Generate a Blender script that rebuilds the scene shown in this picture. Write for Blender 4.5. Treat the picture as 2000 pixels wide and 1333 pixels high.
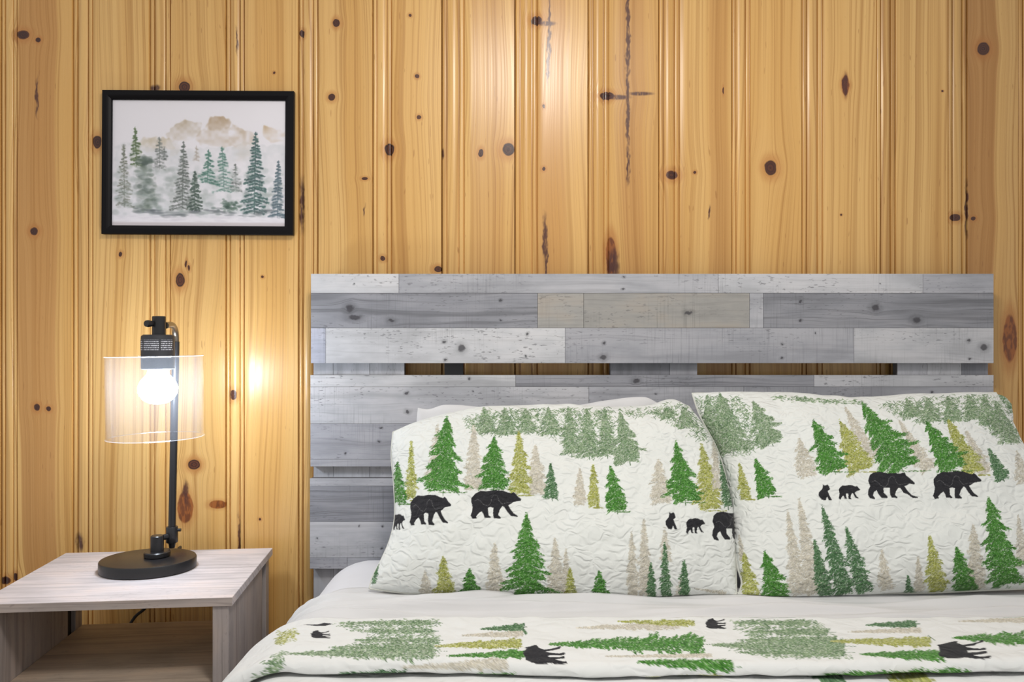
import bpy, bmesh, math, random
import numpy as np
from mathutils import Vector

for o in list(bpy.data.objects):
    bpy.data.objects.remove(o)
scene = bpy.context.scene
C = scene.collection

# ------------------------------------------------------------------ camera
F = 1500.0            # focal length in pixels of the 2000x1333 frame
CZ = 1.06             # camera height
CX0, CY0 = 1000.0, 666.5
cd = bpy.data.cameras.new('camera')
cd.sensor_fit = 'HORIZONTAL'; cd.sensor_width = 36.0; cd.lens = F / 2000.0 * 36.0
cd.clip_start = 0.02
cam = bpy.data.objects.new('camera', cd); C.objects.link(cam)
cam.location = (0, 0, CZ); cam.rotation_euler = (math.pi / 2, 0, 0)
scene.camera = cam

# ------------------------------------------------------------------ light
w = bpy.data.worlds.new('room_ambient'); scene.world = w; w.use_nodes = True
bg = w.node_tree.nodes['Background']
bg.inputs[0].default_value = (1.0, 0.985, 0.965, 1); bg.inputs[1].default_value = 0.60
ld = bpy.data.lights.new('ceiling_lamp', 'AREA'); ld.shape = 'DISK'; ld.size = 0.34
ld.energy = 15; ld.color = (1.0, 0.95, 0.89)
lo = bpy.data.objects.new('ceiling_lamp', ld); C.objects.link(lo)
lo.location = (0.10, 0.62, CZ + 1.08); lo.rotation_euler = (math.radians(18), 0, 0)
vs = scene.view_settings
vs.view_transform = 'Standard'; vs.look = 'None'; vs.gamma = 1; vs.use_curve_mapping = False
vs.exposure = 0.10
BULB = 85.0

# ------------------------------------------------------------------ helpers
YW = 1.87             # face of the board wall
YH = 1.80             # face of the headboard
def W(px, py, Y):
    return np.array(((px - CX0) / F * Y, Y, CZ + (CY0 - py) / F * Y))
def project(v):
    v = np.asarray(v)
    return CX0 + v[..., 0] / v[..., 1] * F, CY0 - (v[..., 2] - CZ) / v[..., 1] * F
def lin(r, g, b):
    c = np.array((r, g, b), float) / 255
    return tuple(np.where(c <= .04045, c / 12.92, ((c + .055) / 1.055) ** 2.4))
def lin_arr(a):
    return np.where(a <= .04045, a / 12.92, ((a + .055) / 1.055) ** 2.4)

def empty(name, loc=(0, 0, 0), rz=0.0, parent=None):
    o = bpy.data.objects.new(name, None); C.objects.link(o)
    o.location = loc; o.rotation_euler = (0, 0, rz); o.empty_display_size = .05
    if parent: o.parent = parent
    return o
def tag(o, label=None, cat=None, group=None, kind=None):
    if label: o['label'] = label
    if cat: o['category'] = cat
    if group: o['group'] = group
    if kind: o['kind'] = kind
    return o
def link(name, me, mat, parent=None, loc=(0, 0, 0), rot=(0, 0, 0)):
    if mat: 
        me.materials.clear(); me.materials.append(mat)
    o = bpy.data.objects.new(name, me); C.objects.link(o)
    o.location = loc; o.rotation_euler = rot
    if parent: o.parent = parent
    return o
def smooth(me, ang=35):
    me.polygons.foreach_set('use_smooth', np.ones(len(me.polygons), bool))
    me.set_sharp_from_angle(angle=math.radians(ang))
def bm_mesh(name, bm, sm=None):
    me = bpy.data.meshes.new(name); bmesh.ops.recalc_face_normals(bm, faces=bm.faces)
    bm.to_mesh(me); bm.free()
    if sm: smooth(me, sm)
    return me
def box_mesh(name, x0, x1, y0, y1, z0, z1, bev=0.0, seg=1):
    bm = bmesh.new(); bmesh.ops.create_cube(bm, size=1)
    for v in bm.verts:
        v.co = ((x0 + x1) / 2 + v.co.x * (x1 - x0), (y0 + y1) / 2 + v.co.y * (y1 - y0), (z0 + z1) / 2 + v.co.z * (z1 - z0))
    if bev: bmesh.ops.bevel(bm, geom=list(bm.edges), offset=bev, segments=seg, affect='EDGES', profile=.5)
    return bm_mesh(name, bm, 35 if seg > 1 else None)
def grid_mesh(name, P, col=None, wrap_u=False, sm=True):
    """P: (nv, nu, 3) array of points -> quad grid"""
    nv, nu = P.shape[:2]
    idx = np.arange(nv * nu).reshape(nv, nu)
    if wrap_u:
        idx2 = np.concatenate([idx, idx[:, :1]], 1)
    else:
        idx2 = idx
    q = np.stack([idx2[:-1, :-1], idx2[:-1, 1:], idx2[1:, 1:], idx2[1:, :-1]], -1).reshape(-1, 4)
    return quads_mesh(name, P.reshape(-1, 3), q, None if col is None else col.reshape(-1, 3), sm)
def quads_mesh(name, V, q, col=None, sm=True):
    me = bpy.data.meshes.new(name)
    me.vertices.add(len(V)); me.vertices.foreach_set('co', np.ascontiguousarray(V, np.float32).ravel())
    n = len(q)
    me.loops.add(n * 4); me.loops.foreach_set('vertex_index', np.ascontiguousarray(q, np.int32).ravel())
    me.polygons.add(n); me.polygons.foreach_set('loop_start', np.arange(0, n * 4, 4, dtype=np.int32))
    me.update(calc_edges=True)
    if sm: me.polygons.foreach_set('use_smooth', np.ones(n, bool))
    if col is not None:
        a = me.color_attributes.new('print', 'FLOAT_COLOR', 'POINT')
        c4 = np.ones((len(V), 4), np.float32); c4[:, :3] = col
        a.data.foreach_set('color', c4.ravel())
    me.validate()
    return me
def tube_mesh(name, pts, r, n=14, caps=True):
    """tube along a polyline, r scalar or list"""
    pts = [Vector(p) for p in pts]; R = r if hasattr(r, '__len__') else [r] * len(pts)
    bm = bmesh.new(); rings = []
    up = None
    for i, p in enumerate(pts):
        t = (pts[min(i + 1, len(pts) - 1)] - pts[max(i - 1, 0)]).normalized()
        if up is None:
            up = Vector((0, 0, 1)) if abs(t.z) < .9 else Vector((1, 0, 0))
        a = t.cross(up).normalized(); b = a.cross(t).normalized(); up = b
        rings.append([bm.verts.new(p + (a * math.cos(k / n * 2 * math.pi) + b * math.sin(k / n * 2 * math.pi)) * R[i]) for k in range(n)])
    for A, B in zip(rings, rings[1:]):
        for k in range(n): bm.faces.new((A[k], A[(k + 1) % n], B[(k + 1) % n], B[k]))
    if caps: bm.faces.new(rings[0][::-1]); bm.faces.new(rings[-1])
    return bm_mesh(name, bm, 40)
def lathe_mesh(name, prof, n=64, sx=1.0, sy=1.0, close=False, ang=35):
    bm = bmesh.new(); rings = []
    for r, z in prof:
        if r < 1e-6: rings.append([bm.verts.new((0, 0, z))])
        else: rings.append([bm.verts.new((r * sx * math.cos(k / n * 2 * math.pi), r * sy * math.sin(k / n * 2 * math.pi), z)) for k in range(n)])
    if close: rings.append(rings[0])
    for A, B in zip(rings, rings[1:]):
        for k in range(n):
            k2 = (k + 1) % n
            if len(A) == 1 and len(B) == 1: continue
            if len(A) == 1: bm.faces.new((A[0], B[k], B[k2]))
            elif len(B) == 1: bm.faces.new((A[k], A[k2], B[0]))
            else: bm.faces.new((A[k], A[k2], B[k2], B[k]))
    return bm_mesh(name, bm, ang)
rng = np.random.default_rng(11)
def vnoise(h, wd, cy, cx, seed=0):
    """smooth value noise image h x wd with cy x cx cells"""
    r = np.random.default_rng(seed); g = r.random((cy + 3, cx + 3))
    y = np.linspace(0, cy, h); x = np.linspace(0, cx, wd)
    yi = y.astype(int); xi = x.astype(int); fy = y - yi; fx = x - xi
    fy = (fy * fy * (3 - 2 * fy))[:, None]; fx = (fx * fx * (3 - 2 * fx))[None]
    a = g[np.ix_(yi, xi)]; b = g[np.ix_(yi, xi + 1)]; c = g[np.ix_(yi + 1, xi)]; d = g[np.ix_(yi + 1, xi + 1)]
    return (a * (1 - fx) + b * fx) * (1 - fy) + (c * (1 - fx) + d * fx) * fy

# ------------------------------------------------------------------ node helpers
class G:
    def __init__(s, nt): s.nt = nt; s.L = nt.links
    def node(s, t, ins=None, **kw):
        n = s.nt.nodes.new(t)
        for k, v in kw.items(): setattr(n, k, v)
        for k, v in (ins or {}).items(): s.put(n.inputs[k], v)
        return n
    def put(s, sock, v):
        if isinstance(v, bpy.types.NodeSocket): s.L.new(v, sock)
        else:
            if hasattr(v, '__len__') and len(v) == 3 and sock.type == 'RGBA': v = (*v, 1)
            sock.default_value = v
    def m(s, op, a, b=None, c=None, clamp=False):
        n = s.node('ShaderNodeMath', operation=op); n.use_clamp = clamp
        s.put(n.inputs[0], a)
        if b is not None: s.put(n.inputs[1], b)
        if c is not None: s.put(n.inputs[2], c)
        return n.outputs[0]
    def ss(s, x, a, b, lo=0.0, hi=1.0):
        n = s.node('ShaderNodeMapRange', interpolation_type='SMOOTHSTEP')
        s.put(n.inputs['Value'], x); s.put(n.inputs['From Min'], a); s.put(n.inputs['From Max'], b)
        s.put(n.inputs['To Min'], lo); s.put(n.inputs['To Max'], hi)
        return n.outputs[0]
    def vec(s, x, y, z):
        n = s.node('ShaderNodeCombineXYZ'); s.put(n.inputs[0], x); s.put(n.inputs[1], y); s.put(n.inputs[2], z)
        return n.outputs[0]
    def noise(s, v, scale=1.0, detail=2.0, rough=.5, dist=0.0):
        n = s.node('ShaderNodeTexNoise', {'Vector': v, 'Scale': scale, 'Detail': detail, 'Roughness': rough, 'Distortion': dist})
        return n.outputs[0]
    def mix(s, f, a, b, blend='MIX'):
        n = s.node('ShaderNodeMix', data_type='RGBA', blend_type=blend)
        s.put(n.inputs[0], f); s.put(n.inputs[6], a); s.put(n.inputs[7], b)
        return n.outputs[2]
def newmat(name):
    m = bpy.data.materials.new(name); m.use_nodes = True
    g = G(m.node_tree); b = m.node_tree.nodes['Principled BSDF']
    return m, g, b
def simple(name, col, rough=.5, metal=0.0, spec=.5, bump=0.0, bscale=200):
    m, g, b = newmat(name)
    b.inputs['Roughness'].default_value = rough; b.inputs['Metallic'].default_value = metal
    b.inputs['Specular IOR Level'].default_value = spec
    tc = g.node('ShaderNodeTexCoord').outputs['Object']
    nz = g.noise(tc, 30, 3)
    g.put(b.inputs['Base Color'], g.mix(g.ss(nz, .3, .7, 0, .25), col, tuple(c * .8 for c in col)))
    if bump:
        bn = g.node('ShaderNodeBump', {'Strength': bump, 'Distance': .0005, 'Height': g.noise(tc, bscale, 2)})
        g.put(b.inputs['Normal'], bn.outputs[0])
    return m

# knot field: distance to the nearest knot and the deflection of the grain round it
kg = bpy.data.node_groups.new('knot_field', 'ShaderNodeTree')
for nme in ('X', 'Z', 'CX', 'CZ', 'RX', 'RZ', 'D', 'U'):
    kg.interface.new_socket(nme, in_out='INPUT', socket_type='NodeSocketFloat')
for nme in ('D', 'U'):
    kg.interface.new_socket(nme, in_out='OUTPUT', socket_type='NodeSocketFloat')
g = G(kg); gi = kg.nodes.new('NodeGroupInput').outputs; go = kg.nodes.new('NodeGroupOutput').inputs
dx = g.m('SUBTRACT', gi['X'], gi['CX'])
dz = g.m('MULTIPLY', g.m('SUBTRACT', gi['Z'], gi['CZ']), g.m('DIVIDE', gi['RX'], gi['RZ']))
q = g.m('ADD', g.m('MULTIPLY', dx, dx), g.m('MULTIPLY', dz, dz))
r2 = g.m('MULTIPLY', gi['RX'], gi['RX'])
g.L.new(g.m('MINIMUM', gi['D'], g.m('DIVIDE', g.m('SQRT', q), gi['RX'])), go['D'])
push = g.m('DIVIDE', g.m('MULTIPLY', g.m('MULTIPLY', dx, r2), 1.5), g.m('ADD', q, g.m('MULTIPLY', r2, .35)))
g.L.new(g.m('SUBTRACT', gi['U'], push), go['U'])

def knots_chain(g, x, z, u, knots):
    d = 99.0
    for (cx, cz, rx, rz) in knots:
        n = g.node('ShaderNodeGroup'); n.node_tree = kg
        for k, v in (('X', x), ('Z', z), ('CX', cx), ('CZ', cz), ('RX', rx), ('RZ', rz), ('D', d), ('U', u)):
            g.put(n.inputs[k], v)
        d, u = n.outputs['D'], n.outputs['U']
    return d, u

def pine(name, seed, knots, streaks, hearts, val=1.0, browns=()):
    m, g, b = newmat(name)
    tc = g.node('ShaderNodeTexCoord').outputs['Object']
    sp = g.node('ShaderNodeSeparateXYZ', {0: tc}).outputs
    x, z = sp[0], sp[2]
    S = seed * 7.31
    jit = g.m('MULTIPLY', g.m('SUBTRACT', g.noise(g.vec(g.m('MULTIPLY', x, 70), g.m('MULTIPLY', z, 40), S), 1, 2), .5), .008)
    xj = g.m('ADD', x, jit)
    warp = g.m('MULTIPLY', g.m('SUBTRACT', g.noise(g.vec(g.m('MULTIPLY', x, 5), g.m('MULTIPLY', z, 1.1), S), 1, 1.5), .5), .075)
    u = g.m('ADD', x, warp)
    d, u = knots_chain(g, xj, z, u, knots)
    gv = g.vec(g.m('MULTIPLY', u, 210), g.m('MULTIPLY', z, .7), S + 3)
    fine = g.noise(gv, 1, 3, .6)
    med = g.noise(g.vec(g.m('MULTIPLY', u, 75), g.m('MULTIPLY', z, .3), S + 5), 1, 2)
    low = g.noise(g.vec(g.m('MULTIPLY', u, 16), g.m('MULTIPLY', z, .25), S + 9), 1, 1)
    cloud = g.noise(g.vec(g.m('MULTIPLY', x, 9), g.m('MULTIPLY', z, 3), S + 13), 1, 3)
    light, dark, orange, brown = (.715, .44, .158), (.36, .155, .030), (.57, .290, .068), (.30, .12, .03)
    col = g.mix(g.ss(low, .35, .7, 0, .55), light, orange)
    col = g.mix(g.ss(cloud, .5, .75, 0, .3), col, (.66, .385, .14))
    for (a, c, s_) in hearts:
        f = g.m('MULTIPLY', g.ss(u, a - .003, a + .003), g.ss(u, c - .003, c + .003, 1, 0))
        col = g.mix(g.m('MULTIPLY', f, s_), col, (.44, .195, .055))
    col = g.mix(g.ss(med, .50, .70, 0, .46), col, dark)
    col = g.mix(g.ss(fine, .46, .70, 0, .52), col, dark)
    fl = g.noise(g.vec(g.m('MULTIPLY', x, 260), g.m('MULTIPLY', z, 30), S + 17), 1, 0)
    col = g.mix(g.ss(fl, .80, .86, 0, .45), col, brown)
    if knots:
        col = g.mix(g.ss(d, 2.6, 1.0, 0, .55), col, (.44, .17, .04))
        ring = g.noise(g.vec(g.m('MULTIPLY', d, 7), S, 0), 1, 1)
        core = g.mix(g.ss(ring, .4, .65), (.032, .010, .008), (.11, .032, .012))
        col = g.mix(g.ss(d, 1.08, .86), col, core)
    if browns:
        d3, _ = knots_chain(g, xj, z, 0.0, browns)
        col = g.mix(g.ss(d3, 1.9, 1.0, 0, .4), col, (.44, .17, .04))
        bc = g.mix(g.ss(g.noise(g.vec(g.m('MULTIPLY', x, 120), g.m('MULTIPLY', z, 40), S), 1, 2), .4, .6), (.33, .105, .022), (.17, .05, .014))
        col = g.mix(g.ss(d3, 1.10, .92), col, bc)
    if streaks:
        d2, _ = knots_chain(g, g.m('ADD', xj, jit), z, 0.0, streaks)
        tear = g.noise(g.vec(g.m('MULTIPLY', x, 160), g.m('MULTIPLY', z, 45), S + 2), 1, 3)
        f = g.m('MULTIPLY', g.ss(d2, 1.35, .5), g.ss(tear, .25, .5, .25, 1))
        col = g.mix(g.m('MULTIPLY', f, .95), col, (.075, .022, .016))
    if val != 1.0:
        col = g.mix(1.0, col, (val, val, val), 'MULTIPLY')
    g.put(b.inputs['Base Color'], col)
    g.put(b.inputs['Roughness'], g.ss(fine, .3, .8, .26, .38))
    b.inputs['Specular IOR Level'].default_value = .5
    bn = g.node('ShaderNodeBump', {'Strength': .18, 'Distance': .0008, 'Height': g.m('ADD', fine, g.m('MULTIPLY', cloud, 1.5))})
    g.put(b.inputs['Normal'], bn.outputs[0])
    return m

def grey_wood(name, seed, base, along='X', knots=(), streak=.5, specks=.5, warm=0.0, saw=.25):
    m, g, b = newmat(name)
    tc = g.node('ShaderNodeTexCoord').outputs['Object']
    sp = g.node('ShaderNodeSeparateXYZ', {0: tc}).outputs
    a, c = (sp[0], g.m('ADD', sp[2], sp[1])) if along == 'X' else (sp[2], g.m('ADD', sp[0], sp[1]))
    if along == 'Y': a, c = sp[1], sp[0]
    S = seed * 5.77
    warp = g.m('MULTIPLY', g.m('SUBTRACT', g.noise(g.vec(g.m('MULTIPLY', a, 4), g.m('MULTIPLY', c, 22), S), 1, 2), .5), .03)
    u = g.m('ADD', c, warp)
    jit = g.m('MULTIPLY', g.m('SUBTRACT', g.noise(g.vec(g.m('MULTIPLY', a, 90), g.m('MULTIPLY', c, 90), S), 1, 2), .5), .010)
    d, u = knots_chain(g, g.m('ADD', c, jit), g.m('ADD', a, jit), u, [(kc, ka, rc, ra) for (ka, kc, ra, rc) in knots])
    l1 = g.noise(g.vec(g.m('MULTIPLY', a, 2.5), g.m('MULTIPLY', u, 260), S + 1), 1, 3, .65)
    l2 = g.noise(g.vec(g.m('MULTIPLY', a, 1.6), g.m('MULTIPLY', u, 70), S + 4), 1, 2)
    cl = g.noise(g.vec(g.m('MULTIPLY', a, 5), g.m('MULTIPLY', c, 14), S + 8), 1, 4, .6)
    B = np.array(base)
    lt = tuple(np.minimum(B * 1.20, 1)); dk = tuple(B * .42); wm = tuple(B * np.array((.95, .80, .66)))
    col = g.mix(g.ss(cl, .3, .7), tuple(B * .82), lt)
    if warm: col = g.mix(g.ss(cl, .45, .65, 0, warm), col, wm)
    col = g.mix(g.ss(l2, .5, .75, 0, streak * .9), col, dk)
    col = g.mix(g.ss(l1, .5, .75, 0, streak), col, dk)
    if saw:
        sw = g.noise(g.vec(g.m('MULTIPLY', a, 320), g.m('MULTIPLY', c, 9), S + 6), 1, 2)
        sm_ = g.noise(g.vec(g.m('MULTIPLY', a, 6), g.m('MULTIPLY', c, 6), S + 7), 1, 1)
        col = g.mix(g.m('MULTIPLY', g.ss(sw, .5, .75, 0, saw), g.ss(sm_, .45, .6)), col, dk)
    if specks:
        sk = g.noise(g.vec(g.m('MULTIPLY', a, 75), g.m('MULTIPLY', c, 240), S + 10), 1, 2)
        smk = g.noise(g.vec(g.m('MULTIPLY', a, 4), g.m('MULTIPLY', c, 12), S + 11), 1, 1)
        col = g.mix(g.m('MULTIPLY', g.ss(sk, .60, .70, 0, specks), g.ss(smk, .42, .6)), col, (.055, .052, .06))
    if knots:
        col = g.mix(g.ss(d, 2.4, .9, 0, .45), col, dk)
        col = g.mix(g.ss(d, 1.1, .55, 0, .82), col, (.045, .042, .05))
    g.put(b.inputs['Base Color'], col)
    b.inputs['Roughness'].default_value = .55; b.inputs['Specular IOR Level'].default_value = .35
    bn = g.node('ShaderNodeBump', {'Strength': .12, 'Distance': .0005, 'Height': l1})
    g.put(b.inputs['Normal'], bn.outputs[0])
    return m

def fabric(name, base=None, attr=False, cell=42.0, puff=.0, weave=.15, puffd=.004):
    m, g, b = newmat(name)
    tc = g.node('ShaderNodeTexCoord').outputs['Object']
    if attr: col = g.node('ShaderNodeVertexColor', layer_name='print').outputs[0]
    else:
        nz = g.noise(tc, 9, 3)
        col = g.mix(g.ss(nz, .3, .7, 0, 1), base, tuple(np.array(base) * .95))
    g.put(b.inputs['Base Color'], col)
    b.inputs['Roughness'].default_value = .9; b.inputs['Specular IOR Level'].default_value = .15
    b.inputs['Sheen Weight'].default_value = .08
    wv = g.noise(tc, 1400, 1)
    h = g.m('MULTIPLY', wv, .02)
    if puff:
        wob = g.node('ShaderNodeTexNoise', {'Vector': tc, 'Scale': 26.0, 'Detail': 1.5})
        off = g.node('ShaderNodeVectorMath', {0: wob.outputs[1], 1: (.5, .5, .5)}, operation='SUBTRACT').outputs[0]
        off = g.node('ShaderNodeVectorMath', {0: off, 1: (.045, .045, .045)}, operation='MULTIPLY').outputs[0]
        pv = g.node('ShaderNodeVectorMath', {0: tc, 1: off}, operation='ADD').outputs[0]
        pv = g.node('ShaderNodeVectorMath', {0: pv, 1: (.62, .8, 1.3)}, operation='MULTIPLY').outputs[0]
        vo = g.node('ShaderNodeTexVoronoi', {'Vector': pv, 'Scale': cell}, feature='DISTANCE_TO_EDGE')
        h = g.m('ADD', h, g.ss(vo.outputs['Distance'], 0, .32, 0, puff))
        h = g.m('ADD', h, g.m('MULTIPLY', g.noise(tc, 60, 2), puff * .5))
        bn = g.node('ShaderNodeBump', {'Strength': 1.0, 'Distance': puffd, 'Height': h})
    else:
        cr = g.noise(tc, 35, 3, .6)
        bn = g.node('ShaderNodeBump', {'Strength': weave, 'Distance': .002, 'Height': g.m('ADD', h, cr)})
    g.put(b.inputs['Normal'], bn.outputs[0])
    return m

def prism_mesh(name, prof, z0, z1, closed=False):
    """profile [(x,y)] extruded in z"""
    bm = bmesh.new()
    A = [bm.verts.new((x, y, z0)) for x, y in prof]; B = [bm.verts.new((x, y, z1)) for x, y in prof]
    n = len(prof)
    for k in range(n if closed else n - 1):
        bm.faces.new((A[k], A[(k + 1) % n], B[(k + 1) % n], B[k]))
    bm.faces.new(A[::-1]); bm.faces.new(B)
    return bm_mesh(name, bm, 50)

# ------------------------------------------------------------------ the room
tag(link('floor', box_mesh('floor', -2.4, 2.4, -1.6, YW + .12, -.04, 0, 0),
         grey_wood('floor_wood', 90, (.20, .12, .07), 'Y', streak=.6, specks=0, saw=0)), kind='structure')
wall = tag(link('wall_back', box_mesh('wall_back', -2.4, 2.4, YW + .018, YW + .10, 0, 2.36),
                simple('wall_backing', (.10, .045, .02), .8)), kind='structure')
SW = F / YW
# (seam, start of the flat face) for each board, in photo pixels
seams = [-708, -566, -423, -281, -138, 1.5, 142, 292, 441, 583, 728, 863, 1006, 1149, 1287, 1430, 1567, 1713, 1853, 1990, 2133, 2275, 2418, 2560, 2702]
flats = [-668, -526, -383, -241, -98, 34, 182, 334, 478, 622, 766, 908, 1051, 1190, 1328, 1466, 1608, 1750, 1890, 2030, 2173, 2315, 2458, 2600]
# knots and dark resin streaks: photo px (cx, cy, rx, ry)
knots_px = [(45, 68, 12, 9), (75, 78, 5, 5), (67, 452, 8, 8), (72, 796, 6, 7), (95, 799, 5, 5),
    (190, 278, 9, 13), (236, 497, 4, 5), (360, 170, 11, 11), (352, 547, 9, 14), (364, 516, 2, 7), (369, 524, 2, 6),
    (379, 908, 12, 10), (362, 1012, 4, 5), (364, 978, 4, 6), (513, 541, 2.5, 2.5), (535, 142, 2.5, 2.5), (455, 772, 7, 10),
    (590, 65, 5, 7), (508, 1015, 2.5, 2.5), (657, 45, 6.5, 8), (648, 190, 7, 7), (712, 349, 6, 3), (801, 30, 3, 3),
    (814, 149, 4, 4), (818, 229, 4, 4), (761, 292, 10, 12), (748, 505, 5, 5), (855, 526, 8, 6), (939, 299, 5, 8), (993, 292, 12, 13),
    (1062, 208, 2.5, 4), (1062, 330, 3.5, 4), (1185, 187, 14, 8), (1048, 40, 11, 9), (1193, 492, 7, 26), (1312, 342, 12, 9),
    (1358, 337, 3, 3), (1413, 177, 1.5, 7), (1505, 328, 12, 15), (1651, 167, 6, 7), (1840, 178, 2, 2), (1921, 95, 12, 13),
    (1866, 425, 11, 7), (1901, 427, 5, 4), (1972, 662, 9, 38), (10, 1135, 12, 8), (30, 1128, 5, 8), (1643, 420, 2, 2)]
browns_px = [(362, 992, 15, 30), (425, 986, 17, 8), (1651, 167, 6, 20), (1972, 662, 13, 46), (1193, 500, 10, 36)]
streaks_px = [(72, 190, 3, 38), (462, 80, 2.5, 26), (1073, 60, 3, 75), (1070, 130, 2.5, 40), (1064, 470, 4.5, 50), (1067, 510, 3, 45),
    (1226, 60, 4, 130), (1226, 210, 3.5, 110), (1227, 320, 3.5, 40), (1207, 190, 24, 5), (1068, 46, 18, 5), (1198, 520, 12, 34), (1888, 410, 3, 55), (712, 410, 2, 12),
    (1385, 415, 2, 13), (1651, 167, 5, 24), (866, 300, 3, 11), (1250, 183, 26, 4), (303, 172, 12, 7), (362, 965, 5, 26), (467, 1055, 2.5, 45), (590, 400, 5, 50), (155, 1060, 9, 18)]
hearts_px = [(34, 107, .62), (1055, 1108, .40), (1215, 1258, .42), (920, 985, .30), (1890, 1944, .70), (1955, 2000, .15), (1387, 1430, .35), (-60, 0, .5), (2050, 2090, .4)]
tint = {6: .98, 7: 1.0, 9: .99, 11: .97, 17: .95, 18: .84, 19: .84}
bm_val = 1.0
for i in range(len(seams) - 1):
    s0, f0, s1 = seams[i], flats[i], seams[i + 1]
    xs = lambda p: (p - s0) / SW
    wc = xs(f0); we = xs(s1)
    r = random.Random(i * 17 + 3)
    P = [(0.0004, .016), (0.0008, .004), (.0022, .0022)]
    P += [(wc * f, dd * .001) for f, dd in ((.15, 1.5), (.18, 2.4), (.192, 7.5), (.242, 7.5))]
    for k in range(11):
        t = k / 10
        P.append((wc * (.25 + .45 * t), .0032 - .0034 * math.sin(math.pi * t) ** .8))
    P += [(wc * f, dd * .001) for f, dd in ((.708, 7.5), (.752, 7.5), (.765, 2.2), (.79, 1.3), (.89, 1.3), (.925, 2.2), (.935, 7.0), (.985, 6.0), (.995, 1.2), (1.0, .2))]
    cup = r.uniform(-.0006, .0009); tlt = r.uniform(-.0013, .0013)
    xa, xb = wc * 1.0 + .001, we - .0022
    for k in range(9):
        t = k / 8
        P.append((xa + (xb - xa) * t, -cup * (1 - (2 * t - 1) ** 2) + tlt * (t - .5)))
    P += [(we - .0014, .0016), (we - .0011, .016)]
    x0 = (s0 - CX0) / SW
    kn, st, bw_ = [], [], []
    for src, dst in ((knots_px, kn), (streaks_px, st), (browns_px, bw_)):
        for (cx, cy, rx, ry) in src:
            if s0 - 6 <= cx < s1 + 2:
                dst.append((xs(cx), CZ + (CY0 - cy) / SW, rx / SW, ry / SW))
    if i in (0, 1, 2, 3, 4, 20, 21, 22, 23):
        kn = [(wc + r.uniform(.03, .1), r.uniform(.2, 2.2), .010, .012) for _ in range(3)]
    hs = [(xs(a), xs(b), s_) for a, b, s_ in hearts_px if s0 <= a < s1]
    mat = pine('pine_board', i + 1, kn, st, hs, tint.get(i, 1.0) * r.uniform(.96, 1.04), bw_)
    link('board', prism_mesh('board', P, 0.0, 2.36), mat, wall, (x0, YW, 0))

# ------------------------------------------------------------------ bed with its headboard
ZM = CZ - .485        # top of the mattress
bed = tag(empty('bed', (.33, .8, 0)), 'grey weathered-wood bed with a slatted pallet-style headboard against the pine wall', 'bed')
BL = np.array((.33, .8, 0))
def bbox(name, x0, x1, y0, y1, z0, z1, mat, parent, bev=0.0):
    """box given in world coordinates, child of the bed; its origin is its own centre"""
    c = np.array(((x0 + x1) / 2, (y0 + y1) / 2, (z0 + z1) / 2))
    me = box_mesh(name, x0 - c[0], x1 - c[0], y0 - c[1], y1 - c[1], z0 - c[2], z1 - c[2], bev)
    base = BL if parent is bed else BL + np.array(parent.location)
    return link(name, me, mat, parent, tuple(c - base))
SH = F / YH
hx = lambda p: (p - CX0) / SH
hz = lambda p: CZ + (CY0 - p) / SH
core_m = simple('board_core', (.10, .095, .10), .8)
# rows: (y0, y1, [x splits], [tones], ) tones: (grey level srgb-ish lin rgb)
T = {'l': (.47, .475, .505), 'll': (.53, .535, .56), 'm': (.345, .35, .385), 'd': (.265, .27, .30), 'dd': (.20, .205, .23),
     'b': (.345, .335, .32), 'ml': (.41, .415, .45), 'bl': (.40, .415, .49)}
panels = [
  (535, 710, [
    (535, 573, [607, 779, 1403, 1803, 1941], ['ll', 'ml', 'l', 'm']),
    (573, 641, [607, 1050, 1140, 1464, 1491, 1941], ['d', 'b', 'b', 'ml', 'd']),
    (641, 710, [607, 636, 1104, 1668, 1941], ['bl', 'll', 'm', 'l'])]),
  (733, 912, [
    (733, 756, [606, 1007, 1590, 1941], ['ll', 'd', 'l']),
    (756, 828, [606, 1150, 1453, 1941], ['l', 'ml', 'm']),
    (828, 898, [606, 1010, 1560, 1941], ['m', 'd', 'm']),
    (898, 912, [606, 940, 1400, 1941], ['m', 'ml', 'd'])]),
  (935, 1112, [
    (935, 950, [605, 900, 1500, 1941], ['ml', 'm', 'l']),
    (950, 1020, [605, 1100, 1941], ['d', 'm']),
    (1020, 1090, [605, 1200, 1941], ['l', 'ml']),
    (1090, 1112, [605, 678, 1300, 1941], ['m', 'ml', 'm'])])]
hk = [(683, 604, 9, 8), (764, 628, 7, 5), (978, 588, 3, 3), (978, 627, 3, 2), (1345, 612, 8, 4), (1564, 590, 3, 3), (1564, 627, 3, 2),
      (1710, 603, 9, 7), (1790, 627, 9, 7), (868, 669, 4, 3), (902, 681, 8, 8), (870, 704, 3, 3), (1030, 654, 2.5, 2.5), (1027, 697, 2.5, 2.5), (1180, 672, 3, 3),
      (1178, 700, 7, 5), (1529, 673, 3, 2), (1593, 652, 2, 2), (1527, 701, 3, 2), (1892, 667, 4, 3), (1922, 680, 8, 7), (1894, 702, 3, 2),
      (916, 742, 3, 3), (1243, 746, 7, 5), (794, 770, 4, 3), (796, 806, 5, 4), (923, 767, 2, 2), (745, 837, 3, 2), (740, 865, 3, 3), (674, 888, 2, 2), (1821, 767, 3, 2), (1281, 771, 2.5, 2),
      (747, 1030, 2, 2), (619, 1054, 2, 2), (746, 1073, 2, 2), (692, 622, 14, 6), (1218, 543, 3, 2), (1216, 567, 3, 2), (692, 556, 1.5, 1.5), (1718, 557, 1.5, 1.5), (702, 1029, 1.5, 1.5)]
seed = 100
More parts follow.
